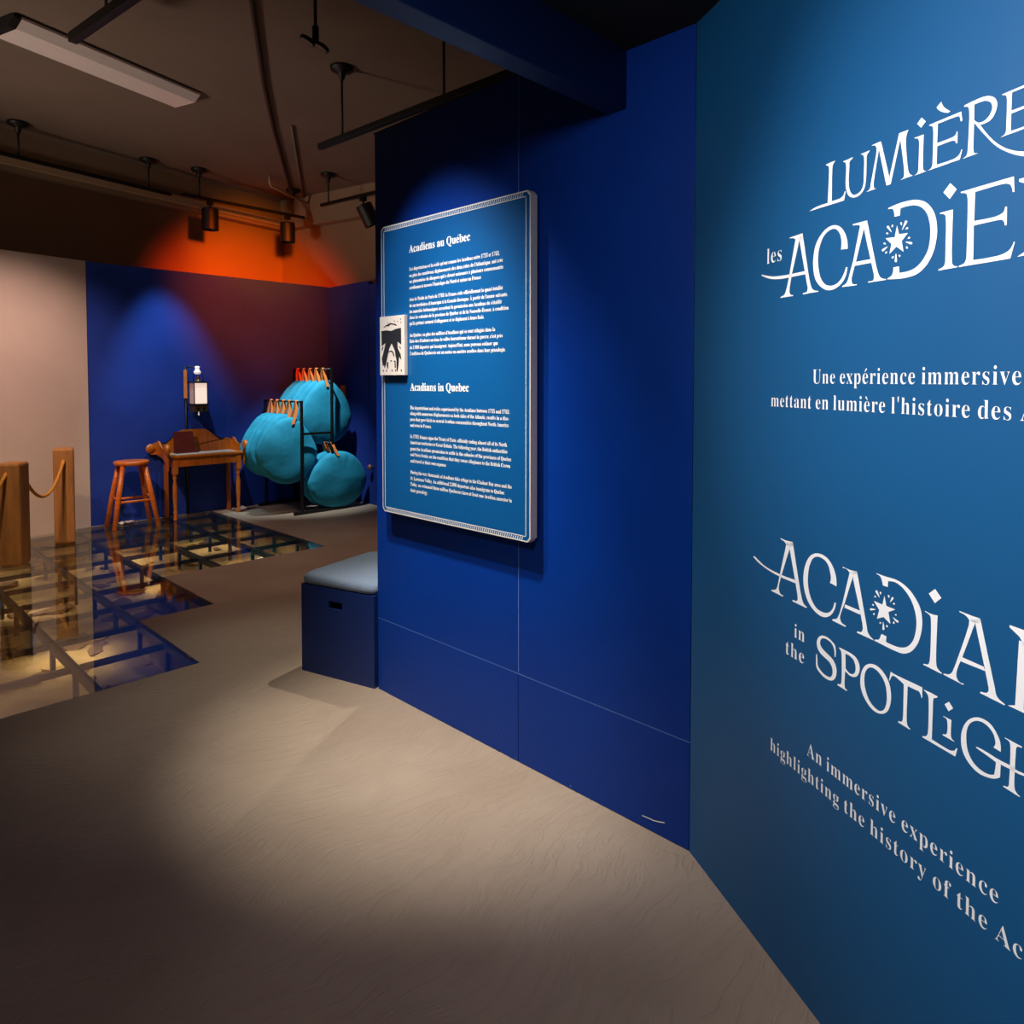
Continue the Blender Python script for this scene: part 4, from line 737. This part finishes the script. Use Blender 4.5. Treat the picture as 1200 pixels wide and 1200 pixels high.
# ---------------------------------------------------------------- washstand desk
dk = thing('washstand_desk', 'honey-brown wooden washstand desk with shaped back board and turned front legs', 'desk', (2.80, 7.80, 0))
DW, DD = .78, .30
box('desk_top', -.0, DW, -.02, DD, .672, .700, M['wood_desk'], dk, bevel=.006)
bm = bm_new(); add_box(bm, .03, DW - .03, .0, .018, .575, .672); obj('apron', bm, M['wood_desk'], dk, bevel=.002)
box('apron', .03, .048, .018, DD - .02, .575, .672, M['wood_desk'], dk); box('apron', DW - .048, DW - .03, .018, DD - .02, .575, .672, M['wood_desk'], dk)
prof = [(.017, 0), (.020, .02), (.013, .05), (.019, .08), (.022, .095), (.014, .11), (.018, .14), (.024, .26), (.023, .36), (.014, .44), (.024, .46), (.016, .475), (.024, .495), (.026, .50)]
for x in (.045, DW - .045):
    bm = bm_new(); add_lathe(bm, prof, 16, Matrix.Translation((x, .018, 0))); obj('leg', bm, M['wood_desk'], dk, smooth=True)
    box('leg_block', x - .026, x + .026, -.008, .044, .50, .672, M['wood_desk'], dk)
    box('leg', x - .018, x + .018, DD - .045, DD - .009, 0, .672, M['wood_desk'], dk)
# shaped gallery board at the back
pts = []
def gal(u):
    if u < .12: return .800 + .030 * math.sin(u / .12 * PI)
    if u < .36: return .805 + (.955 - .805) * (.5 - .5 * math.cos((u - .12) / .24 * PI))
    if u < .56: return .955
    if u < .80: return .955 - (.955 - .820) * (.5 - .5 * math.cos((u - .56) / .24 * PI))
    return .820 + .022 * math.sin((u - .80) / .10 * PI) if u < .9 else .820 - .05 * (u - .9) / .1
top_ = [(-.10 + .98 * i / 48, gal(i / 48)) for i in range(49)]
pts = [(-.10, .715), (.88, .715)]
out = [(.88, .7005), (-.10, .7005)] + top_
bm = bm_new()
a = [bm.verts.new((x, DD - .018, z)) for x, z in out]; b = [bm.verts.new((x, DD, z)) for x, z in out]
bm.faces.new(a); bm.faces.new(b[::-1])
for i in range(len(out)): bm.faces.new((a[i], b[i], b[(i + 1) % len(out)], a[(i + 1) % len(out)]))
bmesh.ops.triangulate(bm, faces=[f for f in bm.faces if len(f.verts) > 4])
obj('gallery_board', bm, M['wood_desk'], dk)
# side boards: sweep down from the back to a scroll at the front
side = [(.0, .54), (.02, .585), (.06, .63), (.12, .662), (.20, .68), (DD - .02, .69), (DD - .02, .845), (DD - .06, .835), (DD - .10, .80), (.17, .775), (.12, .768), (.07, .778), (.03, .79), (-.005, .795), (-.03, .76), (-.02, .73), (-.005, .70), (-.005, .60)]
sides = []
for x in (-.071, DW + .0105):
    bm = bm_new(); w_ = .020 if x > 0 else .020
    x0_ = x + (.031 if x < 0 else 0)
    a = [bm.verts.new((x0_, y, z)) for y, z in side]; b = [bm.verts.new((x0_ + w_, y, z)) for y, z in side]
    bm.faces.new(a); bm.faces.new(b[::-1])
    for i in range(len(side)): bm.faces.new((a[i], b[i], b[(i + 1) % len(side)], a[(i + 1) % len(side)]))
    bmesh.ops.triangulate(bm, faces=[f for f in bm.faces if len(f.verts) > 4])
    sides.append(obj('side_board', bm, M['wood_desk'], dk))
for x, sb in zip((-.040, DW + .030), sides):
    # round scroll at the front end of each side board
    bm = bm_new(); mt = Matrix.Translation((x, -.012, .770)) @ Matrix.Rotation(PI / 2, 4, 'Y')
    add_lathe(bm, [(.044, -.022), (.052, -.016), (.054, 0), (.052, .016), (.044, .022)], 24, mt)
    obj('scroll_end', bm, M['wood_desk'], sb, smooth=True)
bm = bm_new(); mt = Matrix.Translation((-.10, DD - .009, .765)) @ Matrix.Rotation(PI / 2, 4, 'X'); add_lathe(bm, [(.050, -.010), (.052, 0), (.050, .010)], 24, mt)
obj('gallery_end', bm, M['wood_desk'], dk, smooth=True)
mt_ = box('desk_mat', 2.86, 3.52, 7.80, 8.05, .7005, .7045, M['mat_grey']); tag(mt_, 'pale grey mat covering the top of the wooden desk', 'mat')
bk = thing('book_stand', 'dark red-brown wooden stand leaning against the back board of the desk', 'stand', (3.02, 7.99, .7048))
bm = bm_new()
pr = [(-.115, 0), (.115, 0), (.100, .235), (-.105, .240)]
lean = Matrix.Rotation(R(-9), 4, 'X')
a = [bm.verts.new(lean @ Vector((x, -.008, z))) for x, z in pr]; b = [bm.verts.new(lean @ Vector((x, .012, z))) for x, z in pr]
bm.faces.new(a); bm.faces.new(b[::-1])
for i in range(4): bm.faces.new((a[i], b[i], b[(i + 1) % 4], a[(i + 1) % 4]))
obj('stand_board', bm, M['wood_dark'], bk, bevel=.002)
box('ledge', -.115, .135, -.045, -.010, 0.0, .014, M['wood_dark'], bk, bevel=.002)

# ---------------------------------------------------------------- lantern on its stand
ls = thing('lantern_stand', 'black pole with a short arm and wooden plate standing behind the desk', 'stand', (3.085, 8.112, 0))
bm = bm_new(); add_tube(bm, [(0, 0, 0.0), (0, 0, 1.655)], .014, 10); obj('pole', bm, M['black'], ls, smooth=True)
bm = bm_new(); add_lathe(bm, [(.010, 0), (.0155, 0.0), (.0155, .008), (.008, .010)], 20); obj('base', bm, M['black'], ls)
box('wood_plate', -.030, .005, -.030, -.0145, 1.30, 1.62, M['leather'], ls, bevel=.003)
bm = bm_new(); add_tube(bm, [(0, 0, 1.645), (.0, -.06, 1.650), (.085, -.11, 1.650)], .006, 8); obj('arm', bm, M['black'], ls, smooth=True)
bm = bm_new(); add_lathe(bm, [(.012, 1.570), (.034, 1.578), (.038, 1.600), (.024, 1.615), (.022, 1.640), (.028, 1.655), (.012, 1.662)], 18, Matrix.Translation((.085, -.11, 0))); obj('hook_cap', bm, M['glow_white'], ls, smooth=True)
ln = thing('hanging_lantern', 'black square lantern with lit white panes hanging above the desk', 'lantern', (3.180, 8.005, 1.155), 0)
HW = .078
bm = bm_new()
for sx_ in (-1, 1):
    for sy_ in (-1, 1): add_box(bm, sx_ * HW - .008 * (sx_ > 0) - 0.0, sx_ * HW + .008 * (sx_ < 0), sy_ * HW - .008 * (sy_ > 0), sy_ * HW + .008 * (sy_ < 0), .085, .325)
add_box(bm, -HW - .004, HW + .004, -HW - .004, HW + .004, .318, .332); add_box(bm, -HW - .004, HW + .004, -HW - .004, HW + .004, .072, .088)
lfr = obj('frame', bm, M['black'], ln)
q = .0655
for (x0_, x1_, y0_, y1_) in ((-q, q, -q - .004, -q), (-q, q, q, q + .004), (-q - .004, -q, -q, q), (q, q + .004, -q, q)):
    box('pane', x0_, x1_, y0_, y1_, .089, .317, M['glow'] if x1_ - x0_ > .1 else M['glow_side'], lfr)
bm = bm_new(); add_box(bm, -HW + .006, HW - .006, -HW + .006, HW - .006, .0, .0715); bb = obj('base_tray', bm, M['brass'], ln, bevel=.003)
for x in (-.032, .032):
    bm = bm_new(); add_lathe(bm, [(.020, 0), (.021, .003), (.014, .004)], 16, Matrix.Translation((x, -HW + .0058, .03)) @ Matrix.Rotation(PI / 2, 4, 'X')); obj('vent_hole', bm, M['black'], ln)
bm = bm_new(); add_lathe(bm, [(.055, .333), (.030, .350), (.018, .356), (.018, .385), (.008, .392)], 20); obj('chimney', bm, M['brass'], ln, smooth=True)
bm = bm_new(); add_tube(bm, [(-.055, 0, .335), (-.052, 0, .40), (-.03, 0, .44), (0, 0, .452), (.03, 0, .44), (.052, 0, .40), (.055, 0, .335)], .004, 8); obj('handle', bm, M['black'], ln, smooth=True)
bm = bm_new(); add_lathe(bm, [(.001, -.045), (.010, -.035), (.005, -.018), (.004, -.0005)], 12); obj('drop_knob', bm, M['glow_white'], ln, smooth=True)

# ---------------------------------------------------------------- cushion rack
rk = thing('cushion_rack', 'black metal two-tier rack holding the teal cushions in the far corner', 'rack', (0, 0, 0))
XA, XB, YF, YR = 3.975, 4.36, 7.17, 8.02
for y in (YF, YR):
    bm = bm_new(); add_box(bm, XA - .013, XA + .013, y - .013, y + .013, .035, 1.275); obj('post', bm, M['black'], rk)
    bm = bm_new(); add_box(bm, XB - .013, XB + .013, y - .013, y + .013, .035, 1.645); obj('post', bm, M['black'], rk)
    bm = bm_new(); add_box(bm, XA + .0135, XB - .0135, y - .009, y + .009, .89, .915); obj('crossbar', bm, M['black'], rk)
    bm = bm_new(); add_box(bm, XA - .10, XB + .14, y - .022, y + .022, 0.0, .0345); obj('foot_bar', bm, M['black'], rk, bevel=.004)
    bm = bm_new(); add_tube(bm, [(XB - .10, y, .56), (XB - .016, y, .04)], .008, 8); obj('brace', bm, M['black'], rk)
for x, z in ((XA, 1.262), (XB, 1.632), (XB, .775)):
    bm = bm_new(); add_tube(bm, [(x, YF + .0135, z), (x, YR - .0135, z)], .011, 10); obj('rail', bm, M['black'], rk, smooth=True)

def cushion(label, cx, cy, cz, rx, rz_, th, tilt, seed, group, rail=None, top=True):
    t_ = thing('hanging_cushion', label, 'cushion', (cx, cy, cz), R(tilt), group)
    bm = bm_new(); NR, NA = 12, 72; rnd = random.Random(seed); ph = rnd.uniform(0, 6)
    front = []; back = []
    def P(r, a, s):
        c_, s_ = math.cos(a), math.sin(a)
        peak = .13 * max(0, s_) ** 5 if top else 0
        h = th * (max(0.0, 1 - r ** 2.4)) ** .5
        g_ = max(0, s_) ** 2
        wr = math.sin(a * 15 + ph + 2 * math.sin(a * 4)) * .030 * r ** 4 * g_ * abs(s_) + .020 * r ** 3 * noise.noise(Vector((a * 2.2 if a < PI else (2 * PI - a) * 2.2, r * 2, seed))) * r + .03 * noise.noise(Vector((c_ * 1.6 * r + seed, s_ * 1.6 * r, s)))
        if r > .85: wr += .02 * noise.noise(Vector((c_ * 9, s_ * 9, seed)))
        k = r * (1 + (.012 * noise.noise(Vector((c_ * 4, s_ * 4, seed + 9)))))
        sh = 1 - .17 * max(0, s_) * abs(c_) * 1.2
        return (rx * k * c_ * sh, s * (h + (wr * .35 if r < .98 else 0)) + (wr * .2 if r >= .98 else 0), rz_ * k * s_ * (1 + peak * r))
    for s, store in ((-1, front), (1, back)):
        cen = bm.verts.new(P(0.001, 0, s)); prev = None
        for ir in range(1, NR):
            r = (ir / NR) ** .8
            ring = [bm.verts.new(P(r, 2 * PI * k / NA, s)) for k in range(NA)]
            if prev is None:
                for k in range(NA): bm.faces.new((cen, ring[k], ring[(k + 1) % NA]))
            else:
                for k in range(NA): bm.faces.new((prev[k], prev[(k + 1) % NA], ring[(k + 1) % NA], ring[k]))
            prev = ring
        store.append(prev)
    rim = [bm.verts.new(P(1.0, 2 * PI * k / NA, 0)) for k in range(NA)]
    for store in (front, back):
        pr_ = store[0]
        for k in range(NA): bm.faces.new((pr_[k], pr_[(k + 1) % NA], rim[(k + 1) % NA], rim[k]))
    obj('cushion_cover', bm, M['teal'], t_, smooth=True)
    if rail:
        rxo, rzo = rail[0] - cx, rail[1] - cz          # local position of the rail
        bm = bm_new(); zt = rz_ * (1.0 if top else .95) + .015
        for s in (-1, 1):
            p = [(rxo * .35, s * .058, zt - .05), (rxo * .9, s * .030, zt + (rzo - zt) * .6), (rxo, s * .014, rzo + .004), (rxo, 0, rzo + .016)]
            for q0, q1 in zip(p, p[1:]):
                w_ = .017
                vs = [bm.verts.new((q0[0] - w_, q0[1], q0[2])), bm.verts.new((q0[0] + w_, q0[1], q0[2])), bm.verts.new((q1[0] + w_, q1[1], q1[2])), bm.verts.new((q1[0] - w_, q1[1], q1[2]))]
                bm.faces.new(vs)
        bmesh.ops.remove_doubles(bm, verts=bm.verts[:], dist=1e-5)
        o = obj('strap', bm, M['leather'], t_); sd = o.modifiers.new('s', 'SOLIDIFY'); sd.thickness = .005; sd.offset = 0
    return t_
gl = 'teal cushions on the lower left rail'; gu = 'teal cushions on the upper right rail'; gb = 'teal cushions at the foot of the rack'
nm = ['frontmost', 'second', 'middle', 'fourth', 'rearmost']
for i in range(5):
    cushion('round teal cushion hanging by a tan strap from the lower left rail, %s of five' % nm[i], 3.87 + .012 * i, 7.285 + .145 * i, .695 + (.03 if i else 0), .352, .352, .066, (-4, 6, 2, 8, 5)[i], 11 + i, gl, (XA, 1.262))
for i in range(5):
    cushion('round teal cushion hanging by a tan strap from the upper right rail, %s of five' % nm[i], 4.395 + .0 * i, 7.357 + .145 * i, 1.105, .360, .358, .066, (3, -4, 2, -3, 4)[i], 31 + i, gu, (XB, 1.632))
for i in range(2):
    cushion(['large round teal cushion resting on the floor in front under the upper cushions', 'round teal cushion on the floor right behind the other floor cushion'][i], 4.44, 7.18 + .16 * i, .345, .395, .335, .075, 0, 51 + i, gb, (XB, .775), top=False)

# ---------------------------------------------------------------- small things at the far wall
sg = box('wall_sign', 4.872, 4.8895, 7.70, 7.81, 1.30, 1.44, M['sign_orange'], bevel=.002); tag(sg, 'small orange-lit sign plate on the far right blue wall above the cushions', 'sign')
kn = bm_new(); add_lathe(kn, [(.012, 0), (.012, .03), (.028, .04), (.034, .055), (.028, .07), (.004, .075)], 18, Matrix.Rotation(-PI / 2, 4, 'Y'))
pnl = box('door_1', 4.89, 4.945, 6.1, 7.196, .0, 2.66, M['far_blue'], bevel=.003); struct(pnl)
ko = obj('door_handle', kn, M['knob'], pnl, smooth=True); ko.location = (4.892, 7.12, .46)
def scrap(x, y, s, label, seed):
    bm = bm_new(); bmesh.ops.create_grid(bm, x_segments=8, y_segments=6, size=.5)
    for v in bm.verts: v.co = Vector((v.co.x * s, v.co.y * s * .6, .003 + abs(noise.noise(v.co * 5 + Vector((seed, 0, 0)))) * .05))
    o = obj('crumpled_paper', bm, M['pebble'], smooth=True); o.location = (x, y, .0); sd = o.modifiers.new('s', 'SOLIDIFY'); sd.thickness = .002; sd.offset = 1
    tag(o, label, 'paper')
scrap(2.44, 8.04, .17, 'crumpled white paper on the glass floor behind the stool', 1)
scrap(3.64, 7.98, .16, 'crumpled white paper on the floor between desk and cushion rack', 4)

# ---------------------------------------------------------------- ceiling fittings
ZC = 3.95
def stem(parent, x, y, z0, z1=ZC, r_=.009):
    bm = bm_new(); add_tube(bm, [(x, y, z0), (x, y, z1 - .02)], r_, 8); o = obj('stem', bm, M['black'], parent, smooth=True)
    bm = bm_new(); add_lathe(bm, [(.012, -.105), (.024, -.085), (.030, -.045), (.085, -.030), (.090, -.004), (.088, 0)], 24, Matrix.Translation((x, y, z1))); obj('canopy', bm, M['black'], o, smooth=True)
def track(label, p0, p1, stems, z, w=.036, h=.034):
    t_ = thing('lighting_track', label, 'track', (0, 0, 0), 0)
    p0 = Vector(p0); p1 = Vector(p1); d = (p1 - p0); L = d.length; a = math.atan2(d.y, d.x)
    bm = bm_new(); mt = Matrix.Translation((p0.x, p0.y, z)) @ Matrix.Rotation(a, 4, 'Z')
    add_box(bm, 0, L, -w / 2, w / 2, -h / 2, h / 2, mt); obj('rail', bm, M['black'], t_, bevel=.003)
    for s in stems: q = p0 + d * s; stem(t_, q.x, q.y, z + h / 2)
    return t_
track('long black lighting track running to the left edge below the far ceiling', (0.10, 7.73), (3.083, 8.457), (.492, .915), 3.62)
track('black lighting track holding the two spotlights above the desk', (3.165, 8.352), (4.73, 8.412), (.13, .90), 3.62)
track('black lighting track with one spotlight near the top of the blue wall corner', (4.50, 7.60), (4.78, 5.3), (.06, .8), 3.60)
track('black lighting track ending just above the royal blue wall', (3.057, 5.172), (3.175, 2.80), (.13, .62), 3.40, .045, .045)
track('thick black lighting track at the top left above the tube light', (1.263, 5.009), (1.50, 3.1), (.24, .8), 3.60, .05, .06)
def head(label, x, y, z, dx, dy, tilt, L=.25, r_=.093):
    t_ = thing('track_spotlight', label, 'spotlight', (x, y, z), 0, 'black track spotlights')
    rot = (Vector((dx, dy, -math.cos(R(tilt)) / max(1e-3, math.sin(R(tilt))) * math.hypot(dx, dy)))).normalized().to_track_quat('-Z', 'Y').to_matrix().to_4x4() if math.hypot(dx, dy) > 0 else Matrix.Identity(4)
    bm = bm_new(); add_box(bm, -.03, .03, -.03, .03, -.045, 0); add_tube(bm, [(0, 0, -.04), (0, 0, -.10)], .012, 8); obj('adapter', bm, M['black'], t_)
    bm = bm_new(); add_lathe(bm, [(r_ * .55, .0), (r_ * .97, -.004), (r_, -.02), (r_, -L), (r_ * .93, -L), (r_ * .90, -L + .03), (r_ * .5, -L + .05)], 28, Matrix.Translation((0, 0, -.085)) @ rot); obj('lamp_housing', bm, M['black'], t_, smooth=False, bevel=.002)
    return t_
head('black cylinder spotlight on the far track, left one, above the blue wall', 3.49, 8.365, 3.602, 0, 0, 0)
head('black cylinder spotlight on the far track near the ceiling corner', 4.49, 8.402, 3.602, 0, 0, 0)
head('black cylinder spotlight tilted to the right beside the royal blue wall top', 4.592, 6.85, 3.582, .6, -.25, 26)
# twin-disc pendant
pd = thing('twin_disc_pendant', 'black ceiling rod ending in two small round discs', 'ceiling fitting', (2.20, 3.76, 0))
bm = bm_new(); add_tube(bm, [(0, 0, 3.52), (0, 0, ZC)], .010, 8); obj('rod', bm, M['black'], pd)
bm = bm_new(); add_tube(bm, [(0, 0, 3.49), (0, 0, 3.57)], .020, 12); obj('joint', bm, M['black'], pd)
for dx, dy, dz in ((-.038, .025, 3.485), (.028, -.018, 3.455)):
    bm = bm_new(); mt = Matrix.Translation((dx, dy, dz)) @ Matrix.Rotation(R(28), 4, Vector((.5, .5, 0))); add_lathe(bm, [(.028, .018), (.044, .012), (.047, 0), (.044, -.008), (.041, -.004)], 24, mt)
    o = obj('disc', bm, M['black'], pd)
    bm = bm_new(); add_lathe(bm, [(.001, 0), (.038, -.0045), (.038, -.008), (.001, -.008)], 20, mt); obj('disc_lens', bm, M['mat_grey'], o)
# tube light
fl = thing('tube_light', 'unlit white ceiling tube light with dark end cap at upper left', 'ceiling light', (1.125, 5.708, ZC), math.atan2(.424, 1.352))
LW, LL = .385, 1.42
sec = [(0.045, 0), (0.0, -.012), (0.0, -.030), (.07, -.078), (LW - .07, -.078), (LW, -.030), (LW, -.012), (LW - .045, 0)]
bm = bm_new(); a = [bm.verts.new((0.02, y, z)) for y, z in sec]; b = [bm.verts.new((LL - .01, y, z)) for y, z in sec]
bm.faces.new(a); bm.faces.new(b[::-1])
for i in range(len(sec)): bm.faces.new((a[i], b[i], b[(i + 1) % len(sec)], a[(i + 1) % len(sec)]))
obj('diffuser', bm, M['lens'], fl)
for x0_, x1_, mm in ((-.03, .0195, M['black']), (LL - .0095, LL + .012, M['lens'])):
    bm = bm_new(); a = [bm.verts.new((x0_, y, z - .001)) for y, z in sec]; b = [bm.verts.new((x1_, y, z - .001)) for y, z in sec]
    bm.faces.new(a); bm.faces.new(b[::-1])
    for i in range(len(sec)): bm.faces.new((a[i], b[i], b[(i + 1) % len(sec)], a[(i + 1) % len(sec)]))
    obj('end_cap', bm, mm, fl)
# conduits on the ceiling
bm = bm_new(); add_tube(bm, [(1.40, 3.13, ZC - .018), (2.12, 4.40, ZC - .018), (2.78, 5.57, ZC - .018), (3.34, 6.50, ZC - .018), (4.93, 9.02, ZC - .018)], [.018, .018, .018, .018, .018], 8)
tag(obj('ceiling_conduit', bm, M['conduit'], smooth=True), 'dark brown conduit crossing the ceiling towards the far corner', 'pipe')
bm = bm_new(); add_tube(bm, [(3.42, 6.30, ZC - .014), (4.99, 8.86, ZC - .014)], .012, 8)
tag(obj('ceiling_conduit', bm, M['ceiling'], smooth=True), 'thin beige conduit beside the dark one near the far ceiling corner', 'pipe')
bm = bm_new(); add_tube(bm, [(4.06, 8.02, ZC - .004), (4.06, 8.02, 3.86), (4.10, 8.06, 3.84), (4.95, 8.60, 3.84)], .014, 8)
tag(obj('ceiling_pipe', bm, M['trim'], smooth=True), 'pale slanting pipe below the ceiling by the far corner', 'pipe')
